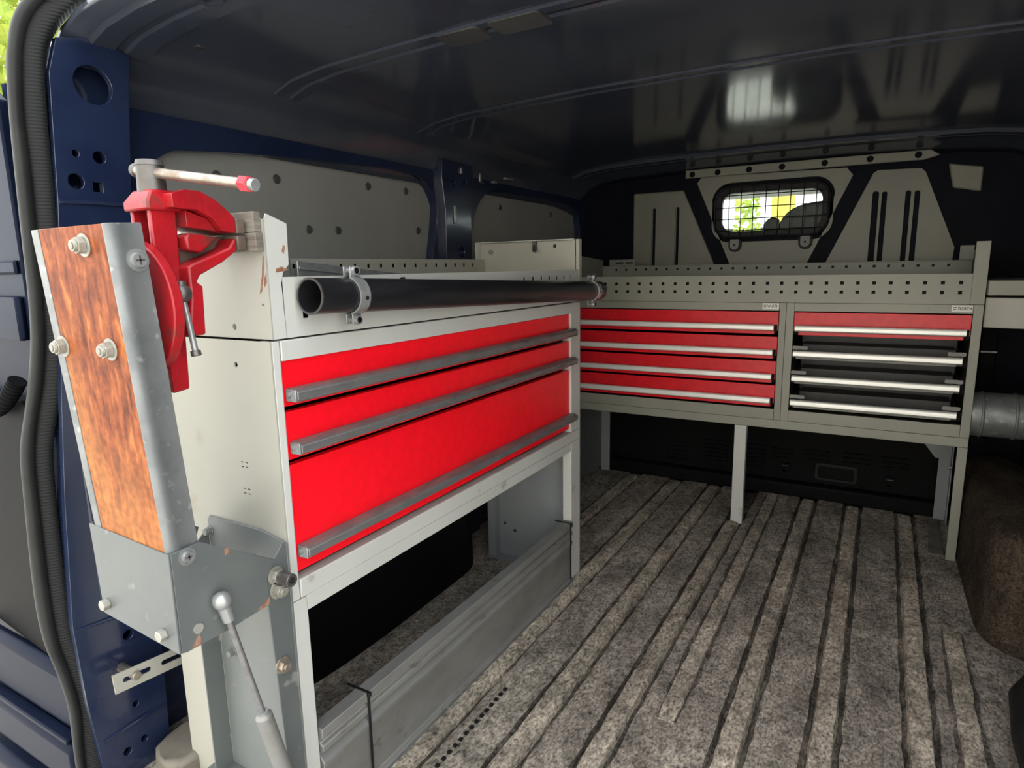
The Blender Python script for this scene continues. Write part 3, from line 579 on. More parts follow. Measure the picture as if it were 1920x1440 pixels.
# tree on the left, seen over the open rear door
tr = thing('tree', 'bright green leafy tree beyond the open rear door', 'tree', (-7.4, 3.2, -0.62))
part('trunk', CY((-7.4, 3.2, -0.62), (-7.4, 3.2, 2.6), 0.14, 10, 0.08), 'bark', tr)
bm = NB(); rnd = random.Random(3)
for k in range(6000):
    a, b_ = rnd.uniform(0, 6.283), math.acos(rnd.uniform(-1, 1)); r = 1.9 * rnd.random() ** 0.4
    c = Vector((-7.4 + r * math.sin(b_) * math.cos(a), 3.2 + r * math.sin(b_) * math.sin(a), 3.6 + 1.35 * r * math.cos(b_)))
    d = Vector((rnd.uniform(-1, 1), rnd.uniform(-1, 1), rnd.uniform(-1, 1))).normalized() * 0.09; e = d.cross(Vector((rnd.uniform(-1, 1), 1, 0.3))).normalized() * 0.05
    bm.faces.new([bm.verts.new(c + v) for v in (d, e, -d, -e)])
fo = part('foliage', bm, 'leaf', tr)

# opened rear door, left of the seal, and the body corner below it
d1 = sroot('door_1', (-1.34, 0.56, 0.2), 'opened navy rear door with dark grey inner trim, at the left edge', 'door')
def dplate(name, poly, t0, t1, m_, holes=(), bev=0.004, par=None):
    bm = NB(); plate(bm, poly, holes, 'y', -t1, -t0)
    bmesh.ops.rotate(bm, verts=bm.verts[:], cent=(0, 0, 0), matrix=Matrix.Rotation(math.radians(-4), 3, 'Z'))
    bmesh.ops.translate(bm, verts=bm.verts[:], vec=(-1.335, 0.585, 0)); return part(name, bm, m_, par or d1, bevel=bev)
dplate('door_shell', [(0, 0.08), (-0.75, 0.08), (-0.75, 1.25), (-0.60, 1.36), (-0.10, 1.36), (0, 1.30)], 0.0, 0.02, 'navy_shaded', [rrect(-0.66, -0.06, 1.20, 1.325, 0.05)])
dplate('door_pane', rrect(-0.67, -0.05, 1.19, 1.335, 0.05), -0.008, -0.004, 'glass', bev=0)
dplate('trim_panel', rrect(-0.73, -0.005, 0.235, 0.775, 0.03), 0.02, 0.045, 'plastic', bev=0.012)
dplate('door_beam', rect(-0.73, -0.01, 0.885, 0.965), 0.02, 0.034, 'navy_shaded', bev=0.008)
dplate('door_beam', rect(-0.73, -0.01, 1.005, 1.03), 0.02, 0.028, 'navy_shaded', bev=0.006)
bm = NB(); P = [Vector((-1.345, 0.535, 0.815)), Vector((-1.36, 0.53, 0.795)), Vector((-1.385, 0.525, 0.772)), Vector((-1.42, 0.525, 0.757)), Vector((-1.47, 0.53, 0.752))]
Q = spline(P, 16); sweep(bm, Q, [0.0125 if (i // 2) % 2 else 0.0155 for i in range(len(Q))], 14)
part('cable_conduit', bm, 'plastic', d1, smooth=True, ang=25)
bc = sroot('trim_5', (-1.40, 0.55, -0.3), 'glossy navy body corner below the open rear door', 'body corner')
for a in ((-1.75, -1.318, 0.53, 0.565, 0.10, 0.232), (-1.75, -1.312, 0.515, 0.60, -0.02, 0.085), (-1.75, -1.305, 0.50, 0.60, -0.30, -0.045)):
    part('body_step', B(*a), 'navy_shaded', bc, bevel=0.02, seg=4)
part('step_seam', B(-1.75, -1.33, 0.515, 0.54, 0.085, 0.097), 'navy_shaded', bc, bevel=0.003)
# beige dusty cover in the floor corner behind the pillar
bm = NB(); plate(bm, smooth_poly([(-1.215, 0.61), (-1.13, 0.60), (-1.115, 0.68), (-1.13, 0.74), (-1.235, 0.76), (-1.235, 0.66)], 1), (), 'z', -0.02, 0.055)
struct(obj('trim_6', bm, 'beige', bevel=0.02, seg=4), 'dusty beige cover in the floor corner beside the rear pillar', 'cover')

# ================================================================== LEFT DRAWER CABINET
XF = -0.804; XB = -1.14; YN, YF = 0.652, 1.815
lc_ = thing('drawer_cabinet', 'grey metal cabinet with three long red drawers along the left wall', 'cabinet', (-0.97, 1.23, 0.0))
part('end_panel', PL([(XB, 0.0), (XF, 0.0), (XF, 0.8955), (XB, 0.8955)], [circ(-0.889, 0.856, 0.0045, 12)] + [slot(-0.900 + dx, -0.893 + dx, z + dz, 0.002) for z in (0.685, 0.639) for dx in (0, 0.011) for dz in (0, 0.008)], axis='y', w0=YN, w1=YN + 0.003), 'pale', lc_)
part('end_panel', PL([(XB, 0.0), (XF, 0.0), (XF, 0.8955), (XB, 0.8955)], [circ(-0.86, 0.30, 0.006, 10), circ(-0.86, 0.22, 0.006, 10), circ(-1.09, 0.12, 0.006, 10), circ(-1.05, 0.10, 0.006, 10)], axis='y', w0=YF - 0.003, w1=YF), 'skygrey', lc_)
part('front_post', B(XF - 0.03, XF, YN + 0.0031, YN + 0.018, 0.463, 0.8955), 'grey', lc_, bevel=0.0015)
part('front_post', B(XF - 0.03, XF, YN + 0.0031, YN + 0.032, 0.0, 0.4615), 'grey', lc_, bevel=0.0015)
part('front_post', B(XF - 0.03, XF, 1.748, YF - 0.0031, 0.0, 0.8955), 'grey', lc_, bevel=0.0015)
part('rear_post', B(XB, XB + 0.03, YF - 0.035, YF - 0.0031, 0.0, 0.8955), 'skygrey', lc_, bevel=0.0015)
part('floor_flange', B(XB, XF, YF - 0.045, YF - 0.0031, 0.0, 0.004), 'skygrey', lc_)
part('top_rail', B(XF - 0.02, XF + 0.0015, YN + 0.0195, 1.752, 0.8635, 0.8955), 'grey', lc_, bevel=0.0015)
part('shelf_rail', B(XF - 0.025, XF + 0.0015, YN + 0.0195, 1.80, 0.4635, 0.497), 'grey', lc_, bevel=0.002)
part('shelf_rail', B(XF - 0.025, XF - 0.001, YN + 0.0325, 1.78, 0.435, 0.4625), 'grey', lc_, bevel=0.0015)
part('cabinet_bottom', B(XB, XF - 0.026, YN + 0.004, YF - 0.004, 0.464, 0.470), 'grey', lc_)
part('cabinet_back', B(XB, XB + 0.002, YN + 0.004, YF - 0.036, 0.471, 0.890), 'grey', lc_)
DY0, DY1 = YN + 0.022, 1.745
for i, (z0, z1, h0, h1) in enumerate(((0.789, 0.8625, 0.797, 0.819), (0.701, 0.780, 0.711, 0.732), (0.508, 0.692, 0.535, 0.556))):
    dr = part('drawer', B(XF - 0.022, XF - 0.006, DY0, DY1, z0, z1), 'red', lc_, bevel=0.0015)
    part('drawer_box', B(XB + 0.01, XF - 0.023, DY0 + 0.01, DY1 - 0.01, z0 + 0.005, z1 - 0.012), 'plastic', lc_)
    hy0 = DY0 + 0.006 if i < 2 else DY0 + 0.004
    bm = NB(); plate(bm, [(XF - 0.0055, h0 + 0.001), (XF + 0.016, h0), (XF + 0.021, h0 + 0.004), (XF + 0.021, h1 - 0.005), (XF + 0.013, h1), (XF - 0.0055, h1)], (), 'y', hy0, DY1 + 0.008)
    hb = part('handle_bar', bm, 'alu', dr, bevel=0.0012)
    part('end_cap', B(XF - 0.004, XF + 0.019, hy0 - 0.003, hy0 - 0.0002, h0 + 0.001, h1 - 0.001), 'zinc', dr, bevel=0.001)
    for zz, rr in ((h1 - 0.008, 0.0042), (h0 + 0.005, 0.0025)):
        part('cap_screw', CY((XF + 0.006, hy0 - 0.003, zz), (XF + 0.006, hy0 - 0.0055, zz), rr, 10), 'zinc', dr, smooth=True)

# tray on top of the left cabinet
lt_ = thing('top_tray', 'grey perforated metal tray on top of the long red drawer cabinet', 'tray', (-0.97, 1.23, 0.897))
hl = [sq(0.727, z, 0.012) for z in (0.962, 0.933)] + [sq(0.775 + 0.048 * k, 0.933, 0.010) for k in range(0)] + [circ(0.86 + 0.0, 0.985, 0.004, 8)] + [slot(0.905, 0.918, 0.984, 0.004), slot(0.965, 0.983, 0.9835, 0.008)]
hl += [sq(1.46 + 0.048 * k, 0.972, 0.010) for k in range(7)]
part('front_panel', PL(rect(0.686, 1.80, 0.8985, 0.9930), hl, axis='x', w0=XF - 0.0015, w1=XF), 'grey', lt_)
part('front_lip', B(XF - 0.012, XF - 0.0016, 0.69, 1.79, 0.9905, 0.9925), 'grey', lt_)
part('hole_shade_sheet', B(XF - 0.034, XF - 0.030, 0.69, 1.79, 0.902, 0.985), 'black', lt_)  # black sheet added so the front holes look dark inside
part('tray_floor', B(XB, XF - 0.002, 0.68, 1.81, 0.8985, 0.901), 'grey', lt_)
part('rear_panel', PL(rect(0.68, 1.81, 0.902, 1.030), [sq(0.72 + 0.048 * k, 1.013, 0.010) for k in range(22)], axis='x', w0=XB - 0.002, w1=XB), 'pale', lt_)
part('rear_shade_sheet', B(XB - 0.022, XB - 0.018, 0.68, 1.785, 0.902, 1.028), 'black', lt_)  # added black sheet, stands in for the dark behind the rear holes
ep = part('end_plate', PL([(XB, 0.8985), (XF, 0.8985), (XF, 1.078), (XF - 0.03, 1.088), (XB, 1.088)], [circ(-0.891, 0.916, 0.005, 12)], axis='y', w0=0.658, w1=0.6605), 'pale', lt_)
part('end_flange', PL([(0.6606, 0.8985), (0.685, 0.8985), (0.683, 0.985), (0.688, 1.000), (0.700, 1.012), (0.702, 1.074), (0.664, 1.087), (0.6606, 1.078)], axis='x', w0=XF - 0.0015, w1=XF), 'grey', lt_)
part('far_plate', PL([(XB - 0.015, 0.902), (XF - 0.012, 0.902), (XF - 0.012, 1.084), (XB - 0.015, 1.084)], [circ(-0.885, 1.065, 0.006, 12)], axis='y', w0=1.803, w1=1.8055), 'pale', lt_)
part('far_flange', B(XF - 0.011, XF, 1.806, 1.825, 0.900, 1.084), 'pale', lt_, bevel=0.001)
part('far_top_lip', B(XB - 0.015, XF - 0.012, 1.786, 1.8029, 1.0825, 1.0845), 'grey', lt_)
part('far_side_lip', B(XB - 0.018, XB - 0.0155, 1.775, 1.8029, 0.96, 1.084), 'grey', lt_)
part('plate_bolt', CY((-1.115, 1.8029, 1.053), (-1.115, 1.797, 1.053), 0.0075, 12), 'zinc', lt_, smooth=True)
bm = NB(); box(bm, -0.958, -0.945, 1.790, 1.8029, 1.055, 1.084); cyl(bm, (-0.950, 1.795, 1.068), (-0.944, 1.780, 1.052), 0.006, 10); part('spring_catch', bm, 'steel', lt_)
part('tray_divider', B(XB + 0.001, XB + 0.028, 0.970, 0.973, 0.902, 1.028), 'slate', lt_)
ar = thing('angle_rail', 'pale ribbed aluminium rail lying slanted in the top tray', 'rail', (-1.08, 1.12, 0.902))
bm = NB(); plate(bm, [(0.985, 0.902), (1.345, 0.902), (1.345, 0.990), (0.985, 1.024)], (), 'x', -1.108, -1.104); plate(bm, [(0.985, 1.006), (1.345, 0.974), (1.345, 0.979), (0.985, 1.012)], (), 'x', -1.1041, -1.098)
part('rail_web', bm, 'zinc', ar, bevel=0.001)

# black pipe and its clamps
pp = thing('pipe', 'long black plastic pipe clamped along the front of the left cabinet', 'pipe', (-0.768, 1.28, 0.92))
PA, PB = Vector((-0.7685, 0.705, 0.9630)), Vector((-0.7685, 1.875, 0.9270))
bm = NB(); tube(bm, PA, PB, 0.0285, 0.0250, 40); part('pipe_wall', bm, 'pipe', pp, smooth=True)
pd = (PB - PA).normalized()
bm = NB(); tube(bm, PA - pd * 0.0004, PA + pd * 0.002, 0.0290, 0.0262, 40); part('pipe_lip', bm, 'steel', pp, smooth=True)
def clamp(y, lab):
    t = (y - PA.y) / (PB.y - PA.y); c = PA.lerp(PB, t); k = thing('pipe_clamp', lab, 'pipe clamp', (XF, y, c.z - 0.05), 'pipe clamps')
    def half(a0, a1, nm):
        bm = NB(); n = 16; rows = []
        for i in range(n + 1):
            a = math.radians(a0 + (a1 - a0) * i / n); d = Vector((math.cos(a), 0, math.sin(a)))
            rows.append([bm.verts.new(c + d * r + Vector((0, s * 0.011, 0))) for r, s in ((0.0292, -1), (0.0292, 1), (0.0322, 1), (0.0322, -1))])
        for a, b in zip(rows, rows[1:]):
            for q in range(4): bm.faces.new((a[q], a[(q + 1) % 4], b[(q + 1) % 4], b[q]))
        bm.faces.new(rows[0]); bm.faces.new(rows[-1][::-1])
        part(nm, bm, 'zinc', k, smooth=True, ang=30)
    half(-78, 78, 'front_band'); half(104, 256, 'rear_band')
    for s in (1, -1):
        z0, z1 = sorted((c.z + s * 0.0300, c.z + s * 0.0475))
        part('ear', B(c.x + 0.0055, c.x + 0.0085, y - 0.010, y + 0.010, z0, z1), 'zinc', k, bevel=0.001)
        part('ear', B(c.x - 0.0085, c.x - 0.0055, y - 0.010, y + 0.010, z0, z1), 'zinc', k, bevel=0.001)
        zc = c.z + s * 0.0405
        sc_ = part('clamp_screw', CY((c.x - 0.009, y, zc), (c.x + 0.014, y, zc), 0.0052, 12), 'zinc', k, smooth=True)
        bm = NB(); cyl(bm, (c.x + 0.0086, y, zc), (c.x + 0.0140, y, zc), 0.0085, 14, 0.0075); part('screw_head', bm, 'zinc', sc_, smooth=True)
        bm = NB(); box(bm, c.x + 0.0139, c.x + 0.0143, y - 0.0045, y + 0.0045, zc - 0.001, zc + 0.001); box(bm, c.x + 0.0139, c.x + 0.0143, y - 0.001, y + 0.001, zc - 0.0045, zc + 0.0045); part('cross_slot', bm, 'ink', sc_)
    part('wall_stud', CY((XF, y, c.z), (c.x - 0.0322, y, c.z), 0.006, 10), 'zinc', k)
    part('band_hole', CY((c.x + 0.0318, y + 0.002, c.z - 0.004), (c.x + 0.0326, y + 0.002, c.z - 0.004), 0.0035, 12), 'ink', k)
clamp(0.797, 'near zinc clamp around the open end of the black pipe'); clamp(1.815, 'far zinc clamp around the black pipe by the bulkhead cabinet')

# kick board with its cable ties
kb = thing('kick_board', 'galvanised ribbed kick board under the left cabinet', 'board', (-0.81, 1.22, 0.0))
bm = NB(); plate(bm, [(-0.829, 0.004), (-0.796, 0.004), (-0.796, 0.014), (-0.804, 0.019), (-0.804, 0.120), (-0.798, 0.130), (-0.798, 0.138), (-0.810, 0.150), (-0.810, 0.156), (-0.798, 0.160), (-0.798, 0.172), (-0.806, 0.176), (-0.806, 0.183), (-0.797, 0.187), (-0.797, 0.206), (-0.826, 0.206), (-0.826, 0.200), (-0.829, 0.200)], (), 'y', 0.687, 1.745)
part('board_profile', bm, 'galvdirty', kb, bevel=0.0015)
part('bottom_strip', B(-0.7965, -0.792, 0.70, 1.74, 0.0, 0.010), 'galv', kb)
for y, lab in ((0.803, 'near black cable tie around the kick board'), (1.725, 'far black cable tie around the kick board')):
    ct = thing('cable_tie', lab, 'cable tie', (-0.80, y, 0.0), 'cable ties on the kick board')
    part('strap', B(-0.7968, -0.7945, y - 0.0025, y + 0.0025, 0.018, 0.2075), 'black', ct); part('top_strap', B(-0.850, -0.7945, y - 0.0025, y + 0.0025, 0.2055, 0.2078), 'black', ct)
    part('tie_head', B(-0.7975, -0.7905, y - 0.004, y + 0.004, 0.198, 0.2068), 'black', ct, bevel=0.0015)

# ================================================================== BULKHEAD CABINETS
YB, YR = 2.478, 2.88; XL, XR, XM = -1.16, 0.280, -0.2935
sd = thing('cabinet_stand', 'grey metal stand with legs under the two bulkhead drawer cabinets', 'stand', (-0.44, 2.68, 0.0))
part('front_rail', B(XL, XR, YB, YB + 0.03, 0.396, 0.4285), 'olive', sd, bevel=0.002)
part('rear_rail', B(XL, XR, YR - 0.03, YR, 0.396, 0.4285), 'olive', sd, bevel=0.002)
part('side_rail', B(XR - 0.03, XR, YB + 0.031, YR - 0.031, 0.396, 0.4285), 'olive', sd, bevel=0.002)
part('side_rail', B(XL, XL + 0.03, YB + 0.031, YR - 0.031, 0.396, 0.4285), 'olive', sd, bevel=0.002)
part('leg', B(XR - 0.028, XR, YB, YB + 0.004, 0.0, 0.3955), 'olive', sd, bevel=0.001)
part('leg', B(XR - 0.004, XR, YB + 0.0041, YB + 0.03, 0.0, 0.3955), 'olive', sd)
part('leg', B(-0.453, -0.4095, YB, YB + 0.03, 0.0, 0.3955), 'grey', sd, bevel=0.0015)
part('leg', B(XR - 0.042, XR - 0.004, YR - 0.004, YR, 0.0, 0.3955), 'skygrey', sd)
part('leg', B(XR - 0.004, XR, YR - 0.04, YR, 0.0, 0.3955), 'skygrey', sd)
part('leg', B(XL, XL + 0.045, YR - 0.004, YR, 0.0, 0.3955), 'skygrey', sd); part('leg', B(XL, XL + 0.03, YB, YB + 0.004, 0.0, 0.3955), 'olive', sd)
part('side_sheet', B(XL, XL + 0.002, YB + 0.005, YR - 0.005, 0.02, 0.395), 'slate', sd)
part('gusset', PL([(XR - 0.10, 0.3955), (XR - 0.042, 0.3955), (XR - 0.042, 0.25), (XR - 0.055, 0.25), (XR - 0.10, 0.31)], axis='y', w0=YR - 0.008, w1=YR - 0.005), 'skygrey', sd)
part('gusset', PL([(XL + 0.10, 0.3955), (XL + 0.045, 0.3955), (XL + 0.045, 0.30), (XL + 0.06, 0.30)], axis='y', w0=YR - 0.008, w1=YR - 0.005), 'skygrey', sd)
part('leg_bolt', CY((XR - 0.004, YR - 0.06, 0.23), (XR - 0.016, YR - 0.06, 0.23), 0.006, 8), 'zinc', sd)
part('foot_shim', PL([(0.205, 2.50), (0.251, 2.50), (0.251, 2.86), (0.225, 2.86)], axis='z', w0=0.001, w1=0.006), 'beige', sd)

def textmesh(s, size, x, y, z, depth=0.0004):
    cu = bpy.data.curves.new('t', 'FONT'); cu.body = s; cu.size = size; cu.extrude = depth; cu.offset = size * 0.015; cu.space_character = 1.05
    o = bpy.data.objects.new('t', cu); COL.objects.link(o); dg = bpy.context.evaluated_depsgraph_get()
    me = bpy.data.meshes.new_from_object(o.evaluated_get(dg)); bpy.data.objects.remove(o)
    bm = NB(); bm.from_mesh(me); bpy.data.meshes.remove(me)
    w = max(v.co.x for v in bm.verts) - min(v.co.x for v in bm.verts)
    bmesh.ops.rotate(bm, verts=bm.verts[:], cent=(0, 0, 0), matrix=Matrix.Rotation(math.radians(90), 3, 'X'))
    return bm, w
def badge(x0, x1, z0, z1, t):
    bd = part('brand_badge', B(x0, x1, YB - 0.0035, YB - 0.0021, z0, z1), 'white', t, bevel=0.0006, label='small white brand badge with black lettering')
    bm, w = textmesh('WURTH', 0.0145, 0, 0, 0); s = (x1 - x0) * 0.66 / w
    bmesh.ops.scale(bm, verts=bm.verts[:], vec=(s, 1, 1)); bmesh.ops.translate(bm, verts=bm.verts[:], vec=(x0 + (x1 - x0) * 0.29, YB - 0.0036, z0 + (z1 - z0) * 0.30))
    part('badge_lettering', bm, 'ink', bd)
    h = z1 - z0; a = x0 + (x1 - x0) * 0.07; b_ = x0 + (x1 - x0) * 0.24; bm = NB()
    plate(bm, [(a, z0 + h * 0.62), (b_ - 0.001, z0 + h * 0.62), (b_, z0 + h * 0.76), (b_ - 0.004, z0 + h * 0.70), (a + 0.005, z0 + h * 0.76), (a + 0.003, z0 + h * 0.70), (a - 0.0005, z0 + h * 0.74)], (), 'y', YB - 0.0042, YB - 0.0036)
    plate(bm, [(a, z0 + h * 0.44), (a + 0.002, z0 + h * 0.33), (a + 0.004, z0 + h * 0.29), (b_ - 0.004, z0 + h * 0.29), (b_ - 0.002, z0 + h * 0.33), (b_, z0 + h * 0.44)], (), 'y', YB - 0.0042, YB - 0.0036)
    part('badge_emblem', bm, 'ink', bd)

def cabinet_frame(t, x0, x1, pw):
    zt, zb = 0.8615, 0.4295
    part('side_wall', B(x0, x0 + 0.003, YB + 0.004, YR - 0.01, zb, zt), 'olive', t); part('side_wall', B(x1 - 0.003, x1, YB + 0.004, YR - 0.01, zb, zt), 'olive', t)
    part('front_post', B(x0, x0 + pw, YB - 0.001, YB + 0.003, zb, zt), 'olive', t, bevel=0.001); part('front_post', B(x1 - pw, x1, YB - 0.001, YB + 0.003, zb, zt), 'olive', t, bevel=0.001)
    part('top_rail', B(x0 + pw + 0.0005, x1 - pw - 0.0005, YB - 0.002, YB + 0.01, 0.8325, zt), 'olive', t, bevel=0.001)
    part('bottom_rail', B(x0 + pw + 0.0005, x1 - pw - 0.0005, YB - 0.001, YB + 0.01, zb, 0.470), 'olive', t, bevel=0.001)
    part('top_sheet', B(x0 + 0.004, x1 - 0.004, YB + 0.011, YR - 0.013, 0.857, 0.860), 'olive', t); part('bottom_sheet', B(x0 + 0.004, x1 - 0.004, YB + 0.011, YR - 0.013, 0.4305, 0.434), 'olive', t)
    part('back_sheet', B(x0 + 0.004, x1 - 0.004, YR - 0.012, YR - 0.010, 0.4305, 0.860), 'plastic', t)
def bar(t, x0, x1, z):
    bm = NB(); plate(bm, smooth_poly([(YB - 0.008, z - 0.022), (YB - 0.030, z - 0.022), (YB - 0.030, z - 0.004), (YB - 0.026, z), (YB - 0.008, z)], 1), (), 'x', x0, x1)
    return part('handle_bar', bm, 'sheen_bar', t, smooth=True, ang=50)
TOPS = (0.784, 0.6935, 0.604, 0.5150)
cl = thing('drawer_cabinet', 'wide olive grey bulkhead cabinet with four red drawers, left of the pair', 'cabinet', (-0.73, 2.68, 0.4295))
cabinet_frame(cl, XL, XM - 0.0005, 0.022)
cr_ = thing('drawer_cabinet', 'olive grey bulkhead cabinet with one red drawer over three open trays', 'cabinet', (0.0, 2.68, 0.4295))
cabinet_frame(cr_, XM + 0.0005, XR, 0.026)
def red_drawer(t, x0, x1, ztop, lipw):
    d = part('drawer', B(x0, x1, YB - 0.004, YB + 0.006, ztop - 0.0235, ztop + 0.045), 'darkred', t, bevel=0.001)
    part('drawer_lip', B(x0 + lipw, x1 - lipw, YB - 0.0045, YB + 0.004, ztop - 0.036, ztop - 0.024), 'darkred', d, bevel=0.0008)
    part('drawer_box', B(x0 + 0.004, x1 - 0.004, YB + 0.0065, YR - 0.02, ztop - 0.030, ztop + 0.030), 'plastic', t)
    bar(d, x0 + 0.006, x1 - 0.012, ztop)
    for xa in (x0 + 0.003, x1 - 0.011): part('handle_mount', B(xa, xa + 0.008, YB - 0.010, YB + 0.002, ztop - 0.034, ztop - 0.002), 'plastic', d)
    return d
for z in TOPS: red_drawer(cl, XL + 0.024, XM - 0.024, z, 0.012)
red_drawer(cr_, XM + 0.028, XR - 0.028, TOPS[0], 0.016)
for z in TOPS[1:]:
    x0, x1 = XM + 0.030, XR - 0.030
    tr_ = part('open_tray', B(x0 + 0.010, x1 - 0.010, YB + 0.002, YR - 0.03, z - 0.030, z - 0.027), 'tray', cr_)
    part('tray_wall', B(x0 + 0.010, x1 - 0.010, YB + 0.20, YB + 0.204, z - 0.026, z + 0.040), 'tray', tr_)
    part('tray_fold', B(x0 + 0.02, x1 - 0.02, YB + 0.10, YB + 0.199, z - 0.0265, z + 0.012), 'tray', tr_, bevel=0.003)
    part('tray_wall', B(x0 + 0.008, x0 + 0.012, YB + 0.004, YB + 0.199, z - 0.026, z + 0.008), 'tray', tr_); part('tray_wall', B(x1 - 0.012, x1 - 0.008, YB + 0.004, YB + 0.199, z - 0.026, z + 0.008), 'tray', tr_)
    part('tray_lip', B(x0 + 0.012, x1 - 0.026, YB - 0.012, YB + 0.001, z - 0.0305, z - 0.0235), 'clip', tr_, bevel=0.001)
    bar(tr_, x0 + 0.003, x1 - 0.013, z)
    for xa in (x0 - 0.002, x1 - 0.052): part('tray_clip', PL(rrect(xa, xa + 0.050, z + 0.002, z + 0.015, 0.004), axis='y', w0=YB - 0.004, w1=YB - 0.001), 'clip', tr_)
    for xa in (x0, x1 - 0.008): part('slide_end', B(xa, xa + 0.008, YB - 0.001, YB + 0.19, z - 0.032, z - 0.002), 'plastic', tr_)
badge(0.196, 0.2515, 0.838, 0.860, cr_); badge(-0.3745, -0.3175, 0.838, 0.860, cl)

tt = thing('top_tray', 'olive grey perforated tray across the top of the bulkhead cabinets', 'tray', (-0.44, 2.68, 0.863))
hx = [0.214 - 0.048 * k for k in range(28)]
part('front_panel', PL(rect(XL, 0.2425, 0.8625, 0.9590), [sq(x, z, 0.011) for x in hx for z in (0.931, 0.900)], axis='y', w0=YB - 0.001, w1=YB + 0.0008), 'olive', tt)
part('front_fold', B(XL, 0.2425, YB + 0.001, YB + 0.018, 0.9565, 0.9585), 'olive', tt)
part('hole_shade_sheet', B(XL + 0.001, 0.2415, YB + 0.030, YB + 0.034, 0.866, 0.9540), 'black', tt)  # black sheet added behind the peg holes in place of shade
part('tray_floor', B(XL + 0.001, XR - 0.003, YB + 0.002, YR - 0.004, 0.8625, 0.865), 'olive', tt)
part('rear_panel', PL(rect(XL, XR - 0.004, 0.866, 1.002), [sq(0.205 - 0.048 * k, 0.984, 0.010) for k in range(28)], axis='y', w0=YR - 0.003, w1=YR - 0.001), 'olive', tt)
part('rear_shade_sheet', B(XL + 0.003, XR - 0.004, YR + 0.012, YR + 0.016, 0.866, 1.000), 'black', tt)  # added black backing that makes the rear row of holes look shaded
part('rear_fold', B(XL, XR - 0.004, YR - 0.018, YR - 0.0035, 1.000, 1.002), 'olive', tt)
part('end_plate', PL([(YB + 0.001, 0.8625), (YR, 0.8625), (YR, 1.035), (YB + 0.2, 1.058), (YB + 0.001, 1.058)], axis='x', w0=XR - 0.002, w1=XR), 'olive', tt)
part('end_flange', B(0.2430, XR, YB - 0.0015, YB + 0.0008, 0.8625, 1.058), 'olive', tt, bevel=0.0006)
part('rear_flange', B(0.235, XR - 0.0025, YR - 0.0025, YR, 1.003, 1.054), 'olive', tt)
part('end_plate', PL([(YB + 0.001, 0.8625), (YR, 0.8625), (YR, 1.03), (YB + 0.001, 1.058)], axis='x', w0=XL, w1=XL + 0.002), 'olive', tt)
sb = obj('slotted_bracket', PL(rect(-1.125, -1.0, 1.003, 1.031), [slot(-1.095, -1.055, 1.016, 0.006), slot(-1.045, -1.010, 1.016, 0.006)], axis='y', w0=YR - 0.004, w1=YR - 0.001), 'clip'); tag(sb, 'short grey slotted bracket standing on the far left of the bulkhead tray', 'bracket')

# things between the cabinet and the right wall
bn = thing('side_bin', 'pale grey bow fronted bin with a thick flat lid right of the bulkhead cabinet', 'bin', (0.40, 2.60, 0.79))
bm = NB(); plate(bm, [(0.284, 2.490), (0.34, 2.470), (0.40, 2.462), (0.46, 2.468), (0.500, 2.485), (0.500, 2.76), (0.284, 2.76)], (), 'z', 0.79, 0.884); part('bin_body', bm, 'pale', bn, bevel=0.003)
part('bin_lid', B(0.283, 0.503, 2.455, 2.77, 0.892, 0.938), 'olive', bn, bevel=0.003)
part('lid_gap', B(0.290, 0.498, 2.49, 2.75, 0.8845, 0.8915), 'plastic', bn)
dc = thing('duct_pipe', 'galvanised round duct right of the bulkhead cabinet', 'duct', (0.40, 2.56, 0.425))
bm = NB(); tube(bm, (0.282, 2.56, 0.497), (0.503, 2.56, 0.497), 0.073, 0.070, 48); part('duct_wall', bm, 'galv', dc, smooth=True)
for x in (0.312, 0.400, 0.488):
    bm = NB(); n = 40
    P = [Vector((x, 2.56 + 0.073 * math.cos(2 * math.pi * i / n), 0.497 + 0.073 * math.sin(2 * math.pi * i / n))) for i in range(n + 1)]; sweep(bm, P, 0.0045, 8, caps=False); part('duct_bead', bm, 'galv', dc, smooth=True)
bs = thing('wall_bracket', 'dark bracket strip standing on the right wheel arch behind the duct', 'bracket', (0.36, 2.95, 0.30))
part('bracket_strip', B(0.335, 0.385, 2.93, 2.95, 0.305, 0.86), 'plastic', bs, bevel=0.004)
for z in (0.66,): part('bracket_lip', B(0.335, 0.385, 2.92, 2.93, z, z + 0.006), 'steel', bs)

# ================================================================== VISE, ITS POST AND SWING BRACKET
def hexnut(t, p, d, r, l, m_='boltw', washer=True, stub=True, name='nut'):
    p, d = Vector(p), Vector(d).normalized(); bm = NB()
    if washer: cyl(bm, p, p + d * 0.0018, r * 1.35, 18); p = p + d * 0.0018
    cyl(bm, p, p + d * l, r, 6)
    if stub: cyl(bm, p + d * l, p + d * (l + 0.004), r * 0.66, 14, r * 0.60)
    return part(name, bm, m_, t, bevel=0.0006)
def crosshead(t, p, d, r, m_='zinc'):
    p, d = Vector(p), Vector(d).normalized(); bm = NB(); cyl(bm, p, p + d * 0.001, r * 1.45, 20); cyl(bm, p + d * 0.001, p + d * 0.005, r, 18, r * 0.85); s = part('screw', bm, m_, t, smooth=True)
    u, v = frame_from(d); bm = NB()
    for a, b_ in ((u, v), (v, u)):
        q = [p + d * 0.0052 + a * r * 0.55 * i + b_ * r * 0.13 * j for i, j in ((-1, -1), (1, -1), (1, 1), (-1, 1))]; bm.faces.new([bm.verts.new(x) for x in q])
    part('cross_slot', bm, 'steel', s); return s

vp = thing('vise_post', 'orange plywood board in a galvanised channel carrying the red vise', 'post', (-0.885, 0.4625, 0.50))
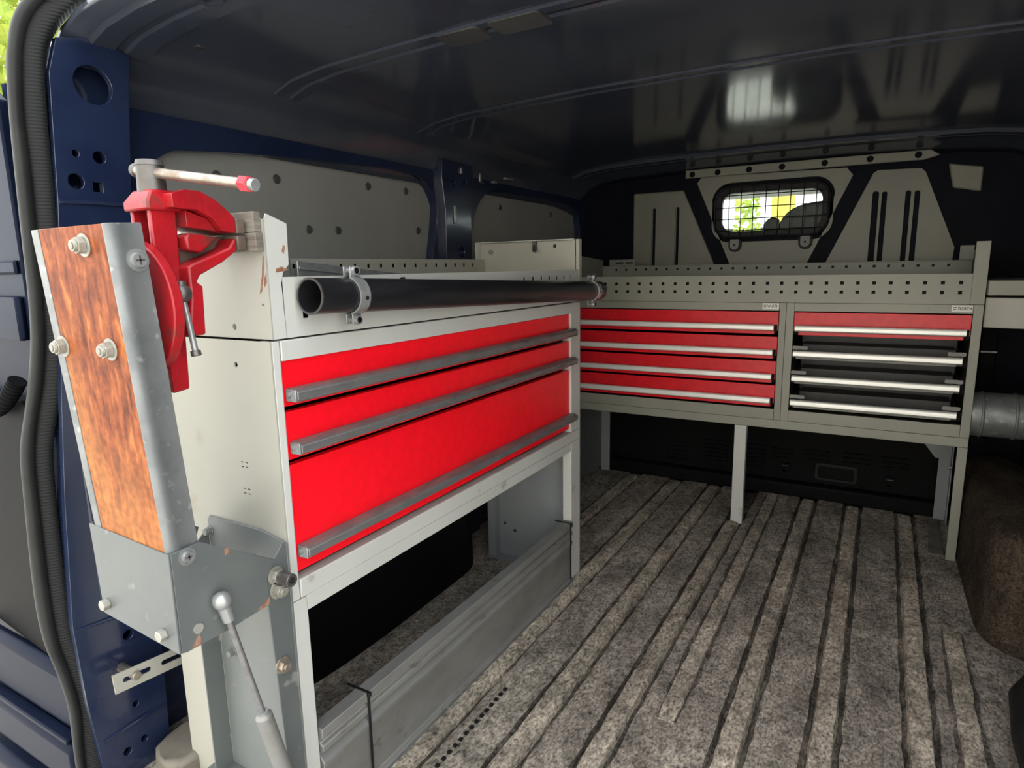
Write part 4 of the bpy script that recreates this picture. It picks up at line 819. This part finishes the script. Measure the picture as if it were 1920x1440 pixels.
# built upright in local space, the whole post leans 3.6 degrees towards the rear opening
def lpart(name, bm, m_, **kw): return obj(name, bm, m_, vp, **kw)
lpart('board', B(-0.070, 0.0815, 0.001, 0.030, 0.0, 0.5615), 'wood', bevel=0.001)
lpart('channel_lip', B(-0.087, -0.0705, 0.0, 0.004, 0.0, 0.561), 'galv', bevel=0.001)
lpart('channel_flange', B(-0.087, -0.083, 0.0041, 0.046, 0.0, 0.561), 'galv')
bm = NB(); plate(bm, [(0.082, 0.0), (0.0845, -0.001), (0.088, 0.004), (0.0885, 0.016), (0.0855, 0.021), (0.0855, 0.046), (0.0815, 0.046), (0.0815, 0.022), (0.0835, 0.016), (0.083, 0.005)], (), 'z', 0.0, 0.562)
lpart('channel_flange', bm, 'galv', bevel=0.0008)
lpart('channel_web', B(-0.083, 0.0815, 0.042, 0.046, 0.0, 0.561), 'galv')
for x, z in ((0.034, 0.538), (-0.067, 0.408), (0.048, 0.409)):
    bm = NB(); cyl(bm, (x, 0.001, z), (x, -0.001, z), 0.0145, 18); cyl(bm, (x, -0.001, z), (x, -0.010, z), 0.0105, 6, rot=0.3); cyl(bm, (x, -0.010, z), (x, -0.014, z), 0.0078, 14, 0.0070); cyl(bm, (x, -0.014, z), (x, -0.0155, z), 0.0045, 10)
    lpart('lock_nut', bm, 'boltw', bevel=0.0005)
bm = NB(); cyl(bm, (0.0855, 0.033, 0.517), (0.0868, 0.033, 0.517), 0.0140, 20); cyl(bm, (0.0868, 0.033, 0.517), (0.0915, 0.033, 0.517), 0.0100, 18, 0.0085); ps = lpart('screw', bm, 'zinc', smooth=True)
bm = NB(); box(bm, 0.0914, 0.0920, 0.032, 0.034, 0.5115, 0.5225); box(bm, 0.0914, 0.0920, 0.0275, 0.0385, 0.516, 0.518); obj('cross_slot', bm, 'steel', ps)
vp.rotation_euler = (math.radians(3.6), 0, 0)

sw = thing('swing_bracket', 'slate grey folded steel pocket holding the foot of the vise post', 'bracket', (-0.88, 0.50, 0.49))
part('front_plate', PL([(-0.985, 0.6425), (-0.793, 0.634), (-0.793, 0.489), (-0.977, 0.502)], axis='y', w0=0.452, w1=0.4555), 'slate', sw, bevel=0.001)
part('side_plate', PL([(0.4556, 0.634), (0.498, 0.635), (0.618, 0.558), (0.601, 0.534), (0.602, 0.490), (0.529, 0.486), (0.463, 0.487), (0.4556, 0.489)], [circ(0.482, 0.513, 0.0055, 12)], axis='x', w0=-0.7965, w1=-0.793), 'slate', sw, bevel=0.0008)
part('side_plate', PL([(0.4556, 0.6425), (0.498, 0.6425), (0.618, 0.575), (0.601, 0.534), (0.602, 0.490), (0.529, 0.490), (0.4556, 0.502)], axis='x', w0=-0.985, w1=-0.9815), 'slate', sw)
hexnut(sw, (-0.962, 0.452, 0.521), (0, -1, 0), 0.0085, 0.010, name='hex_bolt', washer=False, stub=False); hexnut(sw, (-0.823, 0.452, 0.512), (0, -1, 0), 0.0085, 0.010, name='hex_bolt', washer=False, stub=False)
crosshead(sw, (-0.793, 0.478, 0.622), (1, 0, 0), 0.0085)
part('hollow_rivet', CY((-0.793, 0.482, 0.513), (-0.7915, 0.482, 0.513), 0.0075, 14), 'boltw', sw)

ac = thing('mounting_channel', 'slate grey steel upright bolted to the end of the left cabinet', 'bracket', (-0.90, 0.63, 0.0))
part('web', PL([(-1.00, 0.0), (-0.8005, 0.0), (-0.8005, 0.571), (-0.86, 0.582), (-0.995, 0.582), (-1.00, 0.575)], [circ(-0.975, 0.49, 0.004, 10)], axis='y', w0=0.6475, w1=0.6515), 'mid', ac, bevel=0.0008)
part('right_flange', PL([(0.6474, 0.0), (0.6474, 0.572), (0.640, 0.574), (0.603, 0.534), (0.604, 0.489), (0.615, 0.186), (0.620, 0.0)], axis='x', w0=-0.8035, w1=-0.8005), 'slate', ac, bevel=0.0008)
part('left_flange', PL([(0.6474, 0.0), (0.6474, 0.560), (0.610, 0.53), (0.612, 0.10), (0.6, 0.0)], axis='x', w0=-1.003, w1=-1.0), 'slate', ac)
part('foot_plate', B(-1.03, -0.95, 0.585, 0.6470, 0.085, 0.089), 'slate', ac)
hexnut(ac, (-0.8005, 0.622, 0.528), (1, 0, 0), 0.0110, 0.010, 'boltw', washer=True); part('knurled_bolt', CY((-0.7865, 0.622, 0.528), (-0.762, 0.622, 0.528), 0.0105, 20), 'steel', ac, bevel=0.001); part('bolt_socket', CY((-0.762, 0.622, 0.528), (-0.7615, 0.622, 0.528), 0.006, 6), 'ink', ac)
hexnut(ac, (-0.8005, 0.624, 0.503), (1, 0, 0), 0.0115, 0.012, 'boltw'); hexnut(ac, (-0.8005, 0.620, 0.372), (1, 0, 0), 0.0105, 0.009, 'barsteel')
for x, z in ((-0.905, 0.520), (-0.995, 0.555), (-0.965, 0.33)): hexnut(ac, (x, 0.6474, z), (0, -1, 0), 0.0065, 0.010, 'mid', stub=False)

gs = thing('gas_strut', 'steel gas strut with a ball end below the vise bracket', 'gas strut', (-0.775, 0.59, 0.05))
A = Vector((-0.778, 0.512, 0.544)); Bm = Vector((-0.775, 0.557, 0.338)); dd = (Bm - A).normalized(); Ce = A + dd * 0.47
bm = NB(); ball(bm, A, 0.0135); cyl(bm, A + dd * 0.006, A + dd * 0.034, 0.0095, 14, 0.0085); part('ball_joint', bm, 'zinc', gs, smooth=True)
part('ball_stud', CY((-0.7929, A.y, A.z), (A.x - 0.008, A.y, A.z), 0.006, 12), 'zinc', gs)
part('piston_rod', CY(A + dd * 0.034, A + dd * 0.215, 0.0048, 14), 'alu', gs, smooth=True)
bm = NB(); cyl(bm, A + dd * 0.212, A + dd * 0.218, 0.0085, 16, 0.0130); cyl(bm, A + dd * 0.218, Ce, 0.0130, 18); part('cylinder', bm, 'galvdirty', gs, smooth=True)
part('cylinder_collar', CY(A + dd * 0.209, A + dd * 0.2125, 0.0090, 16), 'zinc', gs, smooth=True)

ss = thing('slotted_strap', 'pale slotted steel strap from the rear pillar to the cabinet', 'strap', (-1.20, 0.63, 0.22))
part('strap_plate', PL([(0.553, 0.259), (0.80, 0.232), (0.80, 0.194), (0.555, 0.219)], [[(y, z + (0.60 - y) * 0.11) for y, z in slot(0.570, 0.625, 0.2355, 0.011)], [(y, z + (0.60 - y) * 0.11) for y, z in slot(0.645, 0.700, 0.2355, 0.011)]], axis='x', w0=-1.203, w1=-1.200), 'pale', ss)
part('strap_bolt', CY((-1.250, 0.594, 0.237), (-1.193, 0.594, 0.237), 0.0085, 16), 'barsteel', ss, bevel=0.001)
part('strap_spacer', CY((-1.249, 0.594, 0.240), (-1.204, 0.594, 0.240), 0.008, 16), 'steel', ss)

# wooden protector strips on the cabinet end, where the jaws rest
wp = thing('wooden_pad', 'weathered wooden pad on the cabinet end beside the vise jaws', 'pad', (-0.89, 0.65, 1.03))
part('plank', B(-0.985, -0.8055, 0.644, 0.6575, 1.032, 1.0585), 'padwood', wp, bevel=0.001); part('plank', B(-0.985, -0.808, 0.6445, 0.6575, 1.0595, 1.089), 'padwood', wp, bevel=0.001)

v_ = thing('bench_vise', 'red bench vise with a steel bar handle folded beside the left cabinet', 'vise', (-0.885, 0.52, 0.84))
part('swivel_base', CY((-0.885, 0.4985, 0.955), (-0.885, 0.514, 0.955), 0.0920, 48), 'visered', v_, bevel=0.002)
part('base_hole', CY((-0.81, 0.5141, 0.95), (-0.81, 0.5145, 0.95), 0.005, 10), 'ink', v_)
part('base_neck', PL([(-0.915, 0.90), (-0.850, 0.90), (-0.850, 1.01), (-0.915, 1.01)], axis='y', w0=0.5141, w1=0.535), 'visered', v_, bevel=0.006)
bm = NB(); plate(bm, [(0.514, 1.092), (0.551, 1.092), (0.543, 0.839), (0.518, 0.836)], (), 'x', -0.855, -0.845); plate(bm, [(0.514, 1.092), (0.551, 1.092), (0.543, 0.839), (0.518, 0.836)], (), 'x', -0.893, -0.885)
part('slide_bar', bm, 'visered', v_, bevel=0.003)
part('slide_web', PL([(-0.8849, 0.838), (-0.8551, 0.838), (-0.8551, 1.09), (-0.8849, 1.09)], axis='y', w0=0.536, w1=0.541), 'steel', v_)
bm = NB(); R4 = [(1.084, 0.0), (1.096, 0.0), (1.112, 0.010)]
rings = []
for z, s in R4: rings.append([bm.verts.new(p) for p in ((-0.897 + s, 0.508 + s, z), (-0.840 - s * 0.6, 0.508 + s, z), (-0.840 - s * 0.6, 0.556, z), (-0.897 + s, 0.556, z))])
for a, b_ in zip(rings, rings[1:]):
    for i in range(4): j = (i + 1) % 4; bm.faces.new((a[i], a[j], b_[j], b_[i]))
bm.faces.new(rings[0][::-1]); bm.faces.new(rings[-1]); part('slide_head', bm, 'visered', v_, bevel=0.003)
part('moving_jaw', PL([(0.532, 1.106), (0.550, 1.112), (0.573, 1.112), (0.593, 1.104), (0.611, 1.091), (0.625, 1.079), (0.6245, 1.0575), (0.603, 1.060), (0.590, 1.077), (0.566, 1.087), (0.545, 1.087), (0.532, 1.088)], axis='x', w0=-0.902, w1=-0.823), 'visered', v_, bevel=0.004)
part('jaw_block', PL([(0.5575, 1.0865), (0.590, 1.0765), (0.603, 1.0600), (0.618, 1.0575), (0.5575, 1.064)], axis='x', w0=-0.895, w1=-0.836), 'visered', v_, bevel=0.002)
part('fixed_jaw', PL([(0.5445, 1.010), (0.552, 1.014), (0.585, 1.026), (0.612, 1.037), (0.622, 1.051), (0.6245, 1.048), (0.624, 1.032), (0.600, 1.016), (0.562, 0.998), (0.556, 0.989), (0.564, 0.983), (0.561, 0.915), (0.537, 0.9155), (0.5445, 0.967)], axis='x', w0=-0.900, w1=-0.823), 'visered', v_, bevel=0.003)
part('jaw_web', PL([(0.556, 1.012), (0.556, 1.052), (0.600, 1.054), (0.6245, 1.0535), (0.6245, 1.040), (0.60, 1.022)], axis='x', w0=-0.896, w1=-0.858), 'dusty', v_, bevel=0.001)
part('anvil', PL([(0.553, 1.033), (0.552, 1.050), (0.557, 1.056), (0.604, 1.051), (0.574, 1.029)], axis='x', w0=-0.8579, w1=-0.833), 'visered', v_, bevel=0.003)
part('jaw_plate', B(-0.900, -0.821, 0.6252, 0.6395, 1.0570, 1.0785), 'dusty', v_, bevel=0.0015); part('jaw_plate', B(-0.900, -0.821, 0.6250, 0.6395, 1.0325, 1.0535), 'dusty', v_, bevel=0.0015)
bm = NB(); cyl(bm, (-0.868, 0.534, 1.105), (-0.868, 0.534, 1.144), 0.0185, 28, 0.0170); cyl(bm, (-0.868, 0.534, 1.144), (-0.868, 0.534, 1.151), 0.0185, 28, 0.0165); part('spindle', bm, 'steel', v_, smooth=True)
H0, H1 = Vector((-0.899, 0.533, 1.141)), Vector((-0.676, 0.541, 1.106)); hd = (H1 - H0).normalized()
hb_ = part('handle', CY(H0, H1, 0.0068, 20), 'barsteel', v_, smooth=True)
bm = NB(); ball(bm, H0, 0.0095, 0.7, 1, 1); part('handle_knob', bm, 'steel', hb_, smooth=True)
part('handle_cap', CY(H1, H1 + hd * 0.008, 0.0078, 20), 'zinc', hb_, bevel=0.001)
bm = NB(); P = [H1 - hd * 0.014 + hd * 0.0016 * (i // 6) + Vector((0, 0.0082 * math.cos(i * 1.047), 0.0082 * math.sin(i * 1.047))) for i in range(50)]; sweep(bm, P, 0.0022, 6); part('tape_wrap', bm, 'rag', hb_, smooth=True, label='red tape wrapped round the bar end')
bm = NB(); ball(bm, (-0.829, 0.5345, 0.974), 0.0135, 1, 1, 1.0); cyl(bm, (-0.829, 0.5345, 0.982), (-0.829, 0.5345, 0.991), 0.0075, 12); lk = part('lock_knob', bm, 'steel', v_, smooth=True)
La, Lb = Vector((-0.827, 0.535, 0.965)), Vector((-0.817, 0.5385, 0.892)); lv = part('lock_lever', CY(La, Lb, 0.0042, 12), 'zinc', v_, smooth=True); part('lever_tip', CY(Lb - (Lb - La).normalized() * 0.004, Lb + (Lb - La).normalized() * 0.004, 0.0068, 10), 'steel', lv, bevel=0.001)

# chipped paint on the tray end
M['rust'] = mat('bare_rusty_metal', (0.20, 0.085, 0.045), 0.7, col2=(0.30, 0.17, 0.11), nscale=80)
for poly in ([(-0.824, 0.968), (-0.818, 0.972), (-0.810, 1.003), (-0.807, 1.026), (-0.811, 1.022), (-0.816, 0.995)], [(-0.812, 0.978), (-0.806, 0.985), (-0.8055, 1.000), (-0.811, 0.992)], [(-0.822, 0.951), (-0.815, 0.950), (-0.819, 0.954)]):
    part('paint_chip', PL(poly, axis='y', w0=0.6577, w1=0.658), 'rust', lt_)
for poly in ([(0.674, 1.000), (0.690, 1.002), (0.699, 1.004), (0.686, 1.009), (0.676, 1.006)], [(0.688, 1.032), (0.692, 1.028), (0.696, 1.040), (0.692, 1.042)]):
    part('paint_chip', PL(poly, axis='x', w0=XF, w1=XF + 0.0003), 'rust', lt_)
for poly in ([(0.585, 0.4895), (0.602, 0.491), (0.602, 0.503), (0.590, 0.496), (0.578, 0.493)], [(0.470, 0.4885), (0.484, 0.4885), (0.484, 0.506), (0.478, 0.500)], [(0.534, 0.600), (0.542, 0.600), (0.540, 0.610), (0.534, 0.611)]):
    part('paint_chip', PL(poly, axis='x', w0=-0.793, w1=-0.7927), 'rust', sw)
